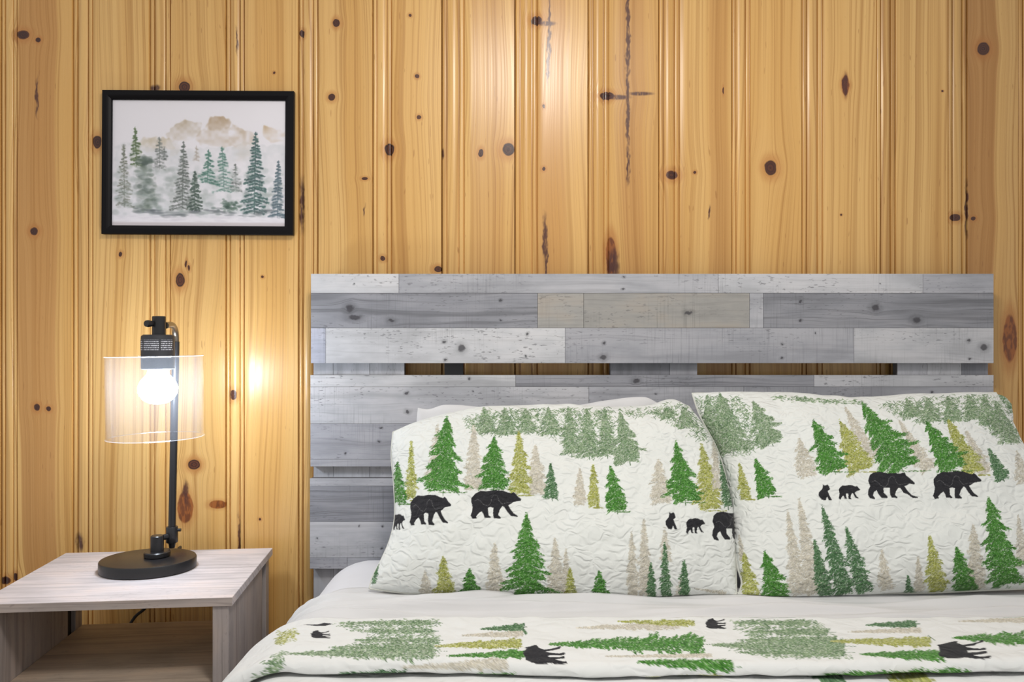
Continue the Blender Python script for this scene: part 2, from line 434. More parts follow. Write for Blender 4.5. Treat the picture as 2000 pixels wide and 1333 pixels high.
for (py0, py1, rows) in panels:
    pc = np.array(((hx(606) + hx(1941)) / 2, YH + .0115, hz((py0 + py1) / 2)))
    x0, x1 = hx(606), hx(1941)
    pan = link('panel', box_mesh('panel', x0 - pc[0] + .0006, x1 - pc[0] - .0006, -.008, .0085, hz(py1) - pc[2] + .0005, hz(py0) - pc[2] - .0005), core_m, bed, tuple(pc - BL))
    for (a, b_, xsn, tones) in rows:
        for k, tn in enumerate(tones):
            seed += 1
            X0, X1, Z0, Z1 = hx(xsn[k]) + .00035, hx(xsn[k + 1]) - .00035, hz(b_) + .0003, hz(a) - .0003
            cx, cz = (X0 + X1) / 2, (Z0 + Z1) / 2
            kk = [(hx(p) - cx, hz(q_) - cz, rp / SH, rq / SH) for (p, q_, rp, rq) in hk if xsn[k] <= p < xsn[k + 1] and a <= q_ < b_]
            rr = random.Random(seed)
            base = tuple(np.array(T[tn]) * rr.uniform(.95, 1.05))
            mat = grey_wood('grey_plank', seed, base, 'X', kk, streak={'d': .75, 'dd': .7}.get(tn, .34), specks=.55 if tn in ('l', 'll') else .4,
                            warm=.5 if tn == 'b' else .12, saw=.35)
            bbox('plank', X0, X1, YH, YH + .0032, Z0, Z1, mat, pan, .0003)
pY = YH + .0205
SP = F / pY
for (xs_, tones) in (([612, 651, 722, 790], ['l', 'l', 'l']), ([1192, 1308, 1362], ['dd', 'm']), ([1753, 1811, 1878, 1930], ['ml', 'l', 'dd'])):
    x0, x1 = (xs_[0] - CX0) / SP, (xs_[-1] - CX0) / SP
    pc = np.array(((x0 + x1) / 2, pY + .012, .55))
    po = link('post', box_mesh('post', x0 - pc[0] + .0005, x1 - pc[0] - .0005, -.0085, .012, -.549, hz(560) - .55), core_m, bed, tuple(pc - BL))
    for k, tn in enumerate(tones):
        seed += 1
        X0, X1 = (xs_[k] - CX0) / SP + .0004, (xs_[k + 1] - CX0) / SP - .0004
        bbox('plank', X0, X1, pY, pY + .0034, .02, hz(562), grey_wood('grey_plank', seed, T[tn], 'Z', (), .3, .3), po, .0003)
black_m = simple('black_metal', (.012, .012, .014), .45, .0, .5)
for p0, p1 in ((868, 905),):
    bbox('bracket', (p0 - CX0) / SP, (p1 - CX0) / SP, pY + .004, pY + .010, .10, hz(600), black_m, bed, .001)  # black strip added to stand for the shade in the headboard gap
rail_m = grey_wood('rail_wood', 60, T['m'], 'Y')
XL, XR, YF, YB = -.422, 1.085, -.24, YH - .006
for x in (XL + .02, XR - .045):
    bbox('side_rail', x, x + .025, YF + .02, YH - .001, .16, ZM - .285, rail_m, bed, .002)
bbox('foot_rail', XL + .045, XR - .045, YF + .02, YF + .045, .16, ZM - .285, rail_m, bed, .002)
bbox('deck', XL + .0455, XR - .0455, YF + .0455, YH - .004, ZM - .305, ZM - .285, rail_m, bed, .001)
for x in (XL + .03, XR - .08):
    bbox('leg', x, x + .05, YF + .05, YF + .10, 0, .16 + .10, rail_m, bed, .002)

# ------------------------------------------------------------------ mattress and bedding
R_ED = .11
def cross(s, off, zoff=0.0):
    """bed cross-section: arc length s from the left top edge start; returns x, z, (nx, nz).  s<0 is down the left side"""
    s = np.asarray(s, float); rr = R_ED + off
    width = (XR - XL) - 2 * R_ED; q = rr * math.pi / 2
    x = np.zeros_like(s); z = np.zeros_like(s); nx = np.zeros_like(s); nz = np.zeros_like(s)
    a = s < 0; x[a] = XL - off; z[a] = ZM - R_ED + s[a]; nx[a] = -1
    a = (s >= 0) & (s < q); th = s[a] / rr
    x[a] = XL + R_ED - rr * np.cos(th); z[a] = ZM - R_ED + rr * np.sin(th); nx[a] = -np.cos(th); nz[a] = np.sin(th)
    a = (s >= q) & (s < q + width); x[a] = XL + R_ED + s[a] - q; z[a] = ZM + off; nz[a] = 1
    a = (s >= q + width) & (s < 2 * q + width); th = (s[a] - q - width) / rr
    x[a] = XR - R_ED + rr * np.sin(th); z[a] = ZM - R_ED + rr * np.cos(th); nx[a] = np.sin(th); nz[a] = np.cos(th)
    a = s >= 2 * q + width; x[a] = XR + off; z[a] = ZM - R_ED - (s[a] - 2 * q - width); nx[a] = 1
    return x, z + zoff, nx, nz
# mattress: rounded box
def rounded_box(name, lo_, hi, r, n=(60, 60, 16)):
    bm = bmesh.new(); bmesh.ops.create_cube(bm, size=2)
    bmesh.ops.subdivide_edges(bm, edges=list(bm.edges), cuts=40, use_grid_fill=True)
    lo_ = np.array(lo_); hi = np.array(hi); c = (lo_ + hi) / 2; h = (hi - lo_) / 2
    for v in bm.verts:
        p = np.array(v.co)
        p = np.sign(p) * np.abs(np.sin(p * math.pi / 2)) ** .8 * h
        p = np.sign(np.array(v.co)) * h * np.clip(np.abs(np.array(v.co)), 0, 1)
        # denser near the rim
        t = np.abs(np.array(v.co)); t = 1 - (1 - t) ** 1.9
        p = np.sign(np.array(v.co)) * h * t
        inner = np.clip(p, -(h - r), h - r)
        dd = p - inner; L = np.linalg.norm(dd)
        if L > 1e-9: p = inner + dd / L * r
        v.co = c + p
    return bm_mesh(name, bm, 80)
sheet_m = fabric('white_sheet', (.66, .665, .695), weave=.25)
mt = link('mattress', rounded_box('mattress', (XL, YF, ZM - .283), (XR, YB, ZM), R_ED), sheet_m)
tag(mt, 'white mattress in a smooth fitted sheet on the grey wooden bed', 'mattress')

# top sheet in front of the pillows
def s_range():
    q = (R_ED) * math.pi / 2; wdt = (XR - XL) - 2 * R_ED
    return q, wdt
q_, wdt = s_range()
nu, nv = 420, 90
su = np.concatenate([np.linspace(-.12, .0, 24)[:-1], np.linspace(0, q_ + .25, 140)[:-1], np.linspace(q_ + .25, 2 * q_ + wdt + .12, 260)])
sv = np.linspace(1.12, 1.52, nv)
Sg, Yg = np.meshgrid(su, sv)
edge = 1.50 - .035 * np.exp(-((Sg - .05) / .1) ** 2) + .012 * np.sin(Sg * 9 + 1)
Yg = 1.12 + (Yg - 1.12) / .40 * (edge - 1.12)
wr = np.zeros_like(Sg)
r_ = np.random.default_rng(4)
for k in range(70):
    yc = r_.uniform(1.24, 1.46); sc = r_.uniform(.05, 1.5); ln = r_.uniform(.08, .3); wd = r_.uniform(.005, .011); sl = r_.uniform(-.12, .12)
    a = r_.uniform(.002, .005) * (2.2 if sc < .5 else 1.5)
    wr += a * np.exp(-((Yg - yc - sl * (Sg - sc)) / wd) ** 2 - ((Sg - sc) / ln) ** 2)
wr *= np.clip((Yg - 1.272) / .02, 0, 1)
wr = np.where((Yg > 1.42) & (Sg > .38), np.minimum(wr, .004), wr)
x, z, nx, nz = cross(Sg, .003)
P = np.stack([x + nx * wr, Yg, z + nz * wr], -1)
sh = link('top_sheet', grid_mesh('top_sheet', P), fabric('white_top_sheet', (.63, .63, .635), weave=.2))
md = sh.modifiers.new('thick', 'SOLIDIFY'); md.thickness = .0018; md.offset = -1
tag(sh, 'white wrinkled top sheet showing between the pillows and the folded quilt', 'sheet')

# ------------------------------------------------------------------ cloth printing (numpy canvas -> colour attribute)
PAL = {'G': [(62, 112, 42), (74, 128, 52), (98, 148, 76), (62, 116, 46), (46, 90, 36)],
       'Y': [(152, 156, 72), (168, 172, 96), (134, 140, 64), (186, 188, 134), (124, 132, 60)],
       'B': [(188, 183, 168), (178, 173, 157), (197, 193, 181)],
       'S': [(98, 124, 90), (112, 138, 102), (136, 156, 124), (160, 174, 150), (82, 108, 78)],
       'D': [(66, 102, 66), (80, 116, 78), (106, 136, 102), (54, 86, 56)]}
SC = 2.0
class Canvas:
    def __init__(s, x0, y0, x1, y1, bgc=(218, 221, 218)):
        s.x0, s.y0 = x0, y0; s.w = int((x1 - x0) * SC); s.h = int((y1 - y0) * SC)
        s.a = np.ones((s.h, s.w, 3), np.float32) * (np.array(bgc, np.float32) / 255)
        s.r = np.random.default_rng(5)
    def put(s, X, Y, cols, al=1.0, br=2):
        xi = ((X - s.x0) * SC).astype(int); yi = ((Y - s.y0) * SC).astype(int)
        for ax in range(br):
            for ay in range(br):
                xx, yy = xi + ax, yi + ay
                k = (xx >= 0) & (xx < s.w) & (yy >= 0) & (yy < s.h)
                s.a[yy[k], xx[k]] = s.a[yy[k], xx[k]] * (1 - al) + cols[k] * al
    def strokes(s, X, Y, DX, DY, cols, al=1.0, br=2):
        for t in np.linspace(0, 1, 9):
            s.put(X + DX * t, Y + DY * t, cols, al, br)
    def tree(s, tx, ty, bx, by, hw, kind, dens=1.0, al=None, trunk=True, levels=None):
        r = s.r; H = math.hypot(bx - tx, by - ty)
        ax, ay = (bx - tx) / H, (by - ty) / H; px_, py_ = ay, -ax
        if px_ < 0: px_, py_ = -px_, -py_
        if abs(ax) > abs(ay): px_, py_ = 0.0, 1.0
        n = int(H * hw * .60 * dens) + 40
        lev = levels or max(5, int(H / 13))
        t = r.random(n) ** .62
        ph = r.uniform(0, 1)
        side = r.uniform(-1, 1, n); side = np.sign(side) * np.abs(side) ** 1.05
        sh_ = t * lev + ph + (side > 0) * .45
        keep = (sh_ % 1.0 > .22) | (np.abs(side) < .30) | (r.random(n) < .35)
        li = np.clip(sh_.astype(int), 0, lev + 2); fac = r.uniform(.72, 1.12, (2, lev + 3))
        wv = hw * (t ** .72) * (.62 + .38 * (sh_ % 1.0)) * fac[(side > 0).astype(int), li] * np.where(t > .93, .8, 1.0)
        wob = 1 + .18 * np.sin(t * 31 + np.sign(side) * 1.7 + ph * 6)
        droop = np.abs(side) * hw * .13 + r.normal(0, 1.6, n)
        X = tx + ax * (t * H * .95 + droop) + px_ * side * wv * wob
        Y = ty + ay * (t * H * .95 + droop) + py_ * side * wv * wob
        L = r.uniform(2.5, 6.5, n) * (.6 + .4 * min(1, hw / 25))
        out = np.where(side > 0, 1, -1) * r.uniform(.4, 1.1, n); dn = r.uniform(-.15, .75, n)
        if abs(ax) > abs(ay): L = L * .8
        pal = np.array(PAL[kind], np.float32) / 255
        ci = r.integers(0, len(pal), n); cols = pal[ci] * r.uniform(.84, 1.14, (n, 1)).astype(np.float32)
        lt_ = r.random(n) < (.10 if kind in 'GD' else .16); cols[lt_] = cols[lt_] * .45 + np.float32(.80) * .55
        X, Y, L, out, dn, cols = X[keep], Y[keep], L[keep], out[keep], dn[keep], cols[keep]
        A = al if al is not None else {'B': .75}.get(kind, .95)
        if trunk and kind in 'GDS':
            tt = np.linspace(.1, 1.04, 80); s.put(tx + ax * tt * H, ty + ay * tt * H, np.tile(pal[-1] * .95, (80, 1)), .9, 3)
        s.strokes(X - (px_ * out + ax * dn) * L * .55, Y - (py_ * out + ay * dn) * L * .55, (px_ * out + ax * dn) * L, (py_ * out + ay * dn) * L, cols, A)
        if kind in 'GY' and abs(ay) > abs(ax):     # thin ground shade printed under the tree
            m_ = 40; xx = bx + r.uniform(-.2, .9, m_) * hw; yy = by + r.uniform(-1, 1.5, m_)
            s.strokes(xx, yy, np.full(m_, 3.0), np.zeros(m_), np.tile(pal[0] * .9, (m_, 1)), .35)
    def mass(s, poly, kind, dens=1.0, flat=1.0):
        r = s.r; p = np.array(poly, float); lo_, hi = p.min(0), p.max(0)
        n = int((hi[0] - lo_[0]) * (hi[1] - lo_[1]) * .26 * dens)
        X = r.uniform(lo_[0], hi[0], n); Y = r.uniform(lo_[1], hi[1], n)
        ins = inside(p, X + r.normal(0, 4, n), Y + r.normal(0, 4 * flat, n))
        gap = np.sin(X * .11 + 2 * np.sin(Y * .05)) + np.sin(Y * .55 / flat + X * .13) + r.normal(0, .9, n)
        ins &= gap < 1.0
        X, Y = X[ins], Y[ins]; n = len(X); pal = np.array(PAL[kind], np.float32) / 255
        ang = r.uniform(-.9, .9, n); L = r.uniform(3, 7, n) * np.where(r.random(n) < .5, 1, -1)
        s.strokes(X, Y, np.cos(ang) * L, (np.abs(np.sin(ang)) * np.abs(L) + 1) * flat, pal[r.integers(0, len(pal), n)], .92)
    def fill(s, poly, col, al=1.0):
        p = np.array(poly, float); lo_ = p.min(0) - 1; hi = p.max(0) + 1
        xi0, xi1 = max(0, int((lo_[0] - s.x0) * SC)), min(s.w, int((hi[0] - s.x0) * SC))
        yi0, yi1 = max(0, int((lo_[1] - s.y0) * SC)), min(s.h, int((hi[1] - s.y0) * SC))
        if xi1 <= xi0 or yi1 <= yi0: return
        X, Y = np.meshgrid((np.arange(xi0, xi1) + .5) / SC + s.x0, (np.arange(yi0, yi1) + .5) / SC + s.y0)
        k = inside(p, X, Y)
        sub = s.a[yi0:yi1, xi0:xi1]; sub[k] = sub[k] * (1 - al) + np.array(col, np.float32) / 255 * al
    def line(s, pts, col, al=.8, br=1):
        p = np.array(pts, float)
        for a, b_ in zip(p[:-1], p[1:]):
            n = int(np.hypot(*(b_ - a)) * 3) + 2; t = np.linspace(0, 1, n)
            s.put(a[0] + (b_[0] - a[0]) * t, a[1] + (b_[1] - a[1]) * t, np.tile(np.array(col, np.float32) / 255, (n, 1)), al, br)
    def sample(s, X, Y, bgc=(218, 221, 218)):
        fx = (X - s.x0) * SC - .5; fy = (Y - s.y0) * SC - .5
        ok = (fx >= 0) & (fx < s.w - 1.001) & (fy >= 0) & (fy < s.h - 1.001)
        fx = np.clip(fx, 0, s.w - 1.001); fy = np.clip(fy, 0, s.h - 1.001)
        xi, yi = fx.astype(int), fy.astype(int); u, v = (fx - xi)[..., None], (fy - yi)[..., None]
        A = s.a
        c = (A[yi, xi] * (1 - u) + A[yi, xi + 1] * u) * (1 - v) + (A[yi + 1, xi] * (1 - u) + A[yi + 1, xi + 1] * u) * v
        c = np.where(ok[..., None], c, np.array(bgc) / 255)
        return lin_arr(c)
def inside(p, X, Y):
    k = np.zeros(X.shape, bool); n = len(p)
    for i in range(n):
        x1, y1 = p[i]; x2, y2 = p[(i + 1) % n]
        c = (y1 > Y) != (y2 > Y)
        if y1 == y2: continue
        k ^= c & (X < (x2 - x1) * (Y - y1) / (y2 - y1) + x1)
    return k
def norm(pts):
    p = np.array(pts, float); return (p - p.min(0)) / (p.max(0) - p.min(0))
BEAR = norm([(668,650),(690,625),(720,608),(760,610),(800,604),(850,606),(885,618),(905,622),(912,614),(925,622),(940,640),(960,655),(958,665),(935,668),(915,672),(895,685),(885,690),(895,710),(915,735),(940,752),(938,757),(900,752),(880,730),(860,700),(850,695),(835,715),(825,745),(842,762),(838,767),(800,765),(795,745),(797,705),(780,700),(765,705),(768,745),(782,758),(780,763),(745,762),(738,740),(728,725),(712,735),(695,755),(700,766),(675,768),(663,750),(672,725),(675,700),(668,675)])
BEAR2 = norm([(50,560),(58,525),(80,508),(120,503),(160,512),(200,512),(240,514),(258,508),(268,512),(275,525),(300,545),(326,570),(325,580),(295,575),(280,585),(265,590),(285,620),(310,645),(346,656),(344,662),(315,662),(285,640),(260,630),(240,600),(230,600),(215,620),(210,645),(224,655),(222,662),(190,660),(180,640),(178,600),(140,600),(143,630),(166,654),(164,662),(130,662),(112,640),(100,615),(85,625),(78,645),(92,664),(88,670),(60,662),(48,640),(52,610),(62,590)])
CUB = norm([(690,735),(700,742),(715,735),(722,745),(728,765),(715,775),(722,795),(738,832),(722,833),(712,810),(705,832),(685,830),(668,805),(668,785),(685,765),(690,750)])
def bear(cv, shape, x0, y0, x1, y1, stitch=True, rot=False, shear=0.0):
    p = shape.copy()
    if rot: p = np.stack([p[:, 1], 1 - p[:, 0]], 1)
    q = np.stack([x0 + p[:, 0] * (x1 - x0) + shear * p[:, 1], y0 + p[:, 1] * (y1 - y0)], 1)
    cv.fill(q, (40, 40, 44))
    r = cv.r; n = int((x1 - x0) * (y1 - y0) * .08)
    X = r.uniform(x0, x1, n); Y = r.uniform(y0, y1, n); k = inside(q, X, Y)
    cv.put(X[k], Y[k], np.tile(np.array((.27, .27, .29), np.float32), (k.sum(), 1)), .5, 2)
    if stitch and not rot and x1 - x0 > 60:
        f = lambda a: [(x0 + u * (x1 - x0), y0 + v * (y1 - y0)) for u, v in a]
        cv.line(f([(.08, .38), (.14, .32), (.2, .38), (.26, .5), (.34, .55), (.4, .45), (.42, .25), (.47, .16), (.53, .2), (.56, .36), (.62, .48), (.72, .44), (.85, .42)]), (150, 150, 150), .6, 1)

# --- left sham print
cl_ = Canvas(690, 750, 1470, 1210)
def draw(cv, items):
    for it in items: cv.tree(*it[:5], it[5], *(it[6:]))
cl_.mass([(905,818),(960,800),(1085,796),(1188,800),(1200,830),(1205,880),(1160,895),(1110,888),(1095,855),(1060,838),(1010,848),(960,846),(920,838)], 'S', .6)
cl_.mass([(1160,802),(1280,798),(1310,783),(1345,795),(1372,832),(1390,862),(1370,860),(1330,830),(1290,812),(1200,808)], 'S', .6)
draw(cl_, [(x_, 796, x_ + 6, y_, 26, 'S', .9) for x_, y_ in ((945,846),(985,850),(1025,846),(1070,850),(1110,888),(1145,894),(1180,892),(1300,815),(1335,835))])
draw(cl_, [(1210,805,1230,905,36,'S',1.4),(925,830,925,960,28,'B'),(855,825,845,950,20,'B',.6),(1045,868,1050,968,26,'B',1.2),
  (803,858,803,978,15,'Y'),(776,900,780,985,22,'G',.8),(873,812,865,962,50,'G',1.15),(1013,843,1016,968,28,'Y',1.2),(965,853,963,956,40,'G',1.2),(1075,905,1078,976,19,'D'),
  (1132,915,1132,988,19,'B',1.2),(1158,908,1160,992,17,'Y',1.2),(1192,910,1205,1000,27,'G',1.2),(1285,895,1292,985,33,'B',.8),(1370,868,1388,998,34,'Y',1.1),(1393,850,1402,960,13,'B',1),
  (1320,864,1338,982,42,'G',1.2),(1407,890,1422,992,13,'D',1),
  (830,1115,832,1165,16,'B'),(966,1060,965,1168,26,'B',.9),(1083,1050,1088,1168,26,'B',.9),(1105,1072,1106,1168,14,'B'),(1233,1040,1236,1170,17,'B',1.2),(1257,1013,1262,1170,20,'B',1.2),(1298,1030,1300,1100,16,'B',.8),(1330,1130,1332,1170,20,'B',.6),
  (865,1086,868,1168,25,'Y',1.1),(917,1110,918,1170,27,'G',1.2),(1028,1003,1030,1172,55,'G',1.0),(1113,1110,1113,1175,18,'Y',1.1),(1170,1115,1172,1178,26,'G',1.2),
  (1298,1058,1300,1170,15,'D',1.1),(1271,1098,1273,1172,13,'D',1.1),(1336,1092,1337,1168,16,'D',1),(740,1095,728,1140,7,'D',.7),(1355,1150,1420,1160,5,'B')])
bear(cl_, BEAR, 919, 958, 1018, 1014); bear(cl_, BEAR, 800, 967, 881, 1027); bear(cl_, BEAR, 768, 1005, 791, 1036, False)
bear(cl_, CUB, 1300, 1001, 1323, 1035); bear(cl_, BEAR, 1340, 1013, 1377, 1043, False); bear(cl_, BEAR2, 1391, 1000, 1480, 1057)
# --- right sham print
cr_ = Canvas(1330, 750, 2260, 1200)
cr_.mass([(1352,772),(1440,772),(1478,825),(1490,872),(1440,892),(1405,885),(1385,850),(1365,810)], 'S', .6)
cr_.mass([(1715,790),(1800,778),(1900,770),(1948,772),(1978,830),(1995,862),(1965,866),(1940,845),(1900,815),(1860,822),(1800,822),(1750,808)], 'S', .6)
draw(cr_, [(x_, y0_, x_ + 12, y_, 26, 'S', .9) for x_, y0_, y_ in ((1770,778,815),(1810,776,824),(1850,774,824),(1890,772,818),(1920,772,832),(1945,782,848),(1962,810,866),(1380,772,860))])
cr_.mass([(1510,772),(1690,784),(1690,790),(1600,786),(1510,779)], 'S', 1.0, .4)
draw(cr_, [(1405,768,1432,885,50,'S',1.2),(1470,784,1508,868,38,'S',1.4),
  (1560,855,1578,932,30,'B',.8),(1650,795,1705,900,22,'B',.9),(1755,820,1815,922,20,'B',1),(1885,838,1925,928,20,'B',1.1),(1985,880,2000,945,20,'B',.8),
  (1640,822,1682,922,38,'Y',1.1),(1588,820,1630,922,42,'G',1.2),(1683,786,1764,920,58,'G',1.1),(1850,818,1905,928,30,'Y',1.2),(1808,822,1862,920,40,'G',1.2),(1930,876,1960,938,19,'D',1.1),
  (1443,904,1458,976,16,'Y',1.1),(1475,896,1500,970,28,'G',1.2),
  (1538,998,1562,1168,25,'B',.9),(1560,973,1592,1168,28,'B',.9),(1722,1072,1730,1155,20,'B',.9),(1793,1088,1796,1158,15,'B'),(1900,1022,1908,1155,28,'B',.9),(1988,1008,1998,1110,18,'B',.8),(1443,1045,1452,1100,9,'B'),
  (1605,988,1652,1168,28,'D',.9),(1590,1052,1612,1168,22,'D',1),(1652,1028,1688,1162,27,'D',.8),(1773,1124,1776,1162,11,'D',.8),
  (1452,1078,1466,1172,24,'Y',1.1),(1493,1077,1518,1174,37,'G',1.2),(1815,1046,1832,1160,26,'Y',1.2),(1868,1068,1888,1160,32,'G',1.2),(1930,970,1968,1148,50,'G',1.05),
  (2010,1085,2020,1150,20,'Y'),(2060,830,2080,930,35,'G'),(2100,1060,2110,1150,28,'G'),(2050,1090,2055,1150,18,'Y')])
cr_.tree(1468, 1160, 1440, 1168, 8, 'Y', 2.0)
bear(cr_, CUB, 1599, 947, 1625, 978); bear(cr_, BEAR, 1638, 948, 1680, 976, False); bear(cr_, BEAR2, 1695, 922, 1793, 976); bear(cr_, BEAR, 1822, 921, 1917, 975)
# --- folded quilt print
cq = Canvas(430, 1195, 2150, 1420, (215, 217, 216))
cq.mass([(655,1222),(850,1213),(862,1218),(832,1238),(858,1250),(855,1287),(700,1292),(640,1280),(690,1262),(740,1242),(690,1236)], 'S', .8, .6)
draw(cq, [(a_, y_, b_, y_, h_, 'S', 1.1) for a_, b_, y_, h_ in ((660,850,1222,8),(700,850,1238,8),(690,858,1256,9),(640,856,1270,10),(1430,1590,1222,8),(1460,1625,1240,9),(1440,1640,1256,9),(1440,1660,1280,10))])
cq.mass([(1425,1215),(1590,1217),(1628,1245),(1662,1292),(1500,1290),(1430,1272),(1470,1252),(1440,1232)], 'S', .8, .6)
draw(cq, [(560,1283,860,1278,20,'S',1.0),(900,1247,1025,1243,8,'B',2),(850,1268,1025,1262,13,'Y',2),(875,1287,1035,1282,10,'G',2),(938,1234,1025,1230,9,'D',2),
  (785,1304,1000,1300,10,'B',2),(660,1314,800,1314,9,'D',1.2),(790,1322,1015,1318,8,'G',1.6),(1125,1232,1335,1226,11,'B',1.6),(1205,1219,1362,1223,8,'Y',2),
  (1070,1264,1388,1264,26,'G',1.2),(1180,1288,1400,1286,5,'B',2),(1240,1298,1438,1304,13,'G',1.6),(1265,1322,1420,1322,8,'Y',2),
  (1390,1266,1660,1268,22,'S',1.2),(1690,1226,1792,1224,9,'D',2),(1655,1240,1805,1236,7,'B',2),(1622,1258,1825,1260,13,'Y',2),(1680,1284,1850,1286,13,'G',2),
  (1605,1316,1905,1318,15,'G',1.6),(1858,1251,2060,1256,20,'G',1.3),(1872,1219,2020,1216,6,'B',2),(1010,1225,1028,1242,4,'D',2)])
cq.mass([(545,1240),(582,1232),(580,1250),(540,1265)], 'Y', 1.0, .7); cq.mass([(480,1340),(540,1285),(560,1275),(555,1300),(520,1340)], 'S', 1.2, .8)
cq.mass([(500,1340),(555,1318),(550,1345)], 'G', .9, .8)
bear(cq, BEAR, 607, 1237, 646, 1253, rot=True); cq.fill([(590,1226),(620,1225),(634,1222),(650,1224),(636,1228),(615,1228)], (52,52,56))
bear(cq, BEAR, 1018, 1266, 1100, 1302, rot=True, shear=8); bear(cq, BEAR, 1378, 1213, 1418, 1234, rot=True); bear(cq, BEAR2, 1823, 1256, 1925, 1292, rot=True, shear=12); bear(cq, BEAR, 1908, 1310, 1992, 1345, rot=True)
cq.line([(1812,1246),(1826,1257)], (70,100,60), .9, 2)

# ------------------------------------------------------------------ pillows
def spline(pts, t):
    """smooth curve through pixel points, parameter by arc length"""
    p = np.array(pts, float); d = np.r_[0, np.cumsum(np.hypot(*np.diff(p, axis=0).T))]; d /= d[-1]
    m_ = np.zeros_like(p)
    for i in range(len(p)):
        a, b_ = max(i - 1, 0), min(i + 1, len(p) - 1); m_[i] = (p[b_] - p[a]) / (d[b_] - d[a])
    k = np.clip(np.searchsorted(d, t, 'right') - 1, 0, len(p) - 2)
    h = d[k + 1] - d[k]; u = ((t - d[k]) / h)[:, None]; h = h[:, None]
    return (2*u**3-3*u**2+1)*p[k] + (u**3-2*u**2+u)*h*m_[k] + (-2*u**3+3*u**2)*p[k+1] + (u**3-u**2)*h*m_[k+1]
def pillow_pts(top, bottom, left, right, nu, nv, Yb, zb, k, Tf, pw=2.6, side=-1, lump=0.0, seed=0, ex=.45):
    """outline edges in photo px lie on the leaning mid plane Y = Yb + k (z - zb); bulges Tf along the normal"""
    s = np.linspace(0, 1, nu); t = np.linspace(0, 1, nv)
    tp, bt, lf, rt = spline(top, s), spline(bottom, s), spline(left, t), spline(right, t)   # left/right run bottom -> top
    S, Tt = np.meshgrid(s, t)
    S3, T3 = S[..., None], Tt[..., None]
    Q = (1 - T3) * bt[None] + T3 * tp[None] + (1 - S3) * lf[:, None] + S3 * rt[:, None] \
        - ((1 - S3) * (1 - T3) * bt[0] + S3 * (1 - T3) * bt[-1] + (1 - S3) * T3 * tp[0] + S3 * T3 * tp[-1])
    b = (CY0 - Q[..., 1]) / F; a = (Q[..., 0] - CX0) / F
    Y = (Yb + k * (CZ - zb)) / (1 - k * b)
    P = np.stack([a * Y, Y, CZ + b * Y], -1)
    nl = math.hypot(1, k); n = np.array((0, side / nl, -side * k / nl))
    prof = ((1 - np.abs(2 * S - 1) ** pw) * (1 - np.abs(2 * Tt - 1) ** pw)) ** ex
    h = Tf * prof
    if lump:
        h += lump * (vnoise(nv, nu, 5, 7, seed) - .5) * np.minimum(1, prof * 2)
        h += lump * .45 * (vnoise(nv, nu, 14, 22, seed + 1) - .5) * np.minimum(1, prof * 2.5)
    P = P + n * h[..., None]
    P[..., 2] = np.maximum(P[..., 2], ZM + .0085)
    return P
sham_m = fabric('printed_quilted_cotton', attr=True, puff=.42, cell=58, puffd=.0034)
def make_pillow(name, label, cv, outl, Yb, zb, k, Tf, Tbk, nu, nv, mat, lump, seed, piping=True, partname='sham_front', cat='pillow'):
    P = pillow_pts(*outl, nu, nv, Yb, zb, k, Tf, lump=lump, seed=seed)
    col = cv.sample(*project(P)) if cv else None
    Pb = pillow_pts(*outl, 60, 44, Yb, zb, k, Tbk, side=1, seed=seed)
    base = np.array((P[..., 0].mean(), P[0, :, 1].mean(), P[..., 2].min()))
    root = empty(name, tuple(base))
    link(partname, grid_mesh(partname, P - base, col), mat, root)
    cb = None if not cv else np.ones((44, 60, 3)) * np.array(lin(214, 217, 213))
    link(partname.replace('front', 'back'), grid_mesh(partname + '_b', Pb[:, ::-1] - base, cb), mat, root)
    if piping:
        E = np.concatenate([Pb[0], Pb[1:, -1], Pb[-1, ::-1][1:], Pb[::-1, 0][1:-1]]) - base
        pts = np.concatenate([E, E[:1]])
        link('seam_piping', tube_mesh('seam_piping', [tuple(p) for p in pts], .0022, 6, False), pipe_m, root)
    tag(root, label, cat)
    return root
pipe_m = fabric('seam_cloth', (.62, .63, .58), weave=.1)
BOT = ZM + .006
L_OUT = ([(768,845),(800,832),(840,820),(900,808),(960,801),(1080,798),(1160,800),(1260,797),(1310,783),(1345,795)],
         [(722,1150),(760,1155),(850,1166),(900,1170),(1000,1172),(1170,1177),(1300,1172),(1380,1164),(1438,1166)],
         [(722,1150),(728,1128),(745,1095),(762,1055),(771,1015),(770,950),(765,890),(768,845)],
         [(1438,1166),(1437,1130),(1434,1060),(1430,1000),(1417,940),(1397,878),(1372,832),(1345,795)])
R_OUT = ([(1352,769),(1400,769),(1440,770),(1520,772),(1650,782),(1770,776),(1880,770),(1945,768)],
         [(1440,1168),(1500,1174),(1560,1174),(1700,1166),(1850,1157),(2000,1150),(2120,1146),(2165,1138)],
         [(1440,1168),(1449,1140),(1441,1110),(1434,1060),(1424,960),(1402,880),(1367,812),(1352,769)],
         [(2165,1138),(2120,1090),(2075,1010),(2030,930),(1993,872),(1970,815),(1945,768)])
make_pillow('pillow', 'quilted pillow printed with bears and pines, nearest the bedside lamp', cl_, L_OUT, 1.448, BOT, .74, .085, .05, 620, 400, sham_m, .012, 3)
make_pillow('pillow', 'quilted pillow printed with bears and pines, the one farther from the lamp', cr_, R_OUT, 1.452, BOT, .70, .085, .05, 640, 400, sham_m, .012, 8)
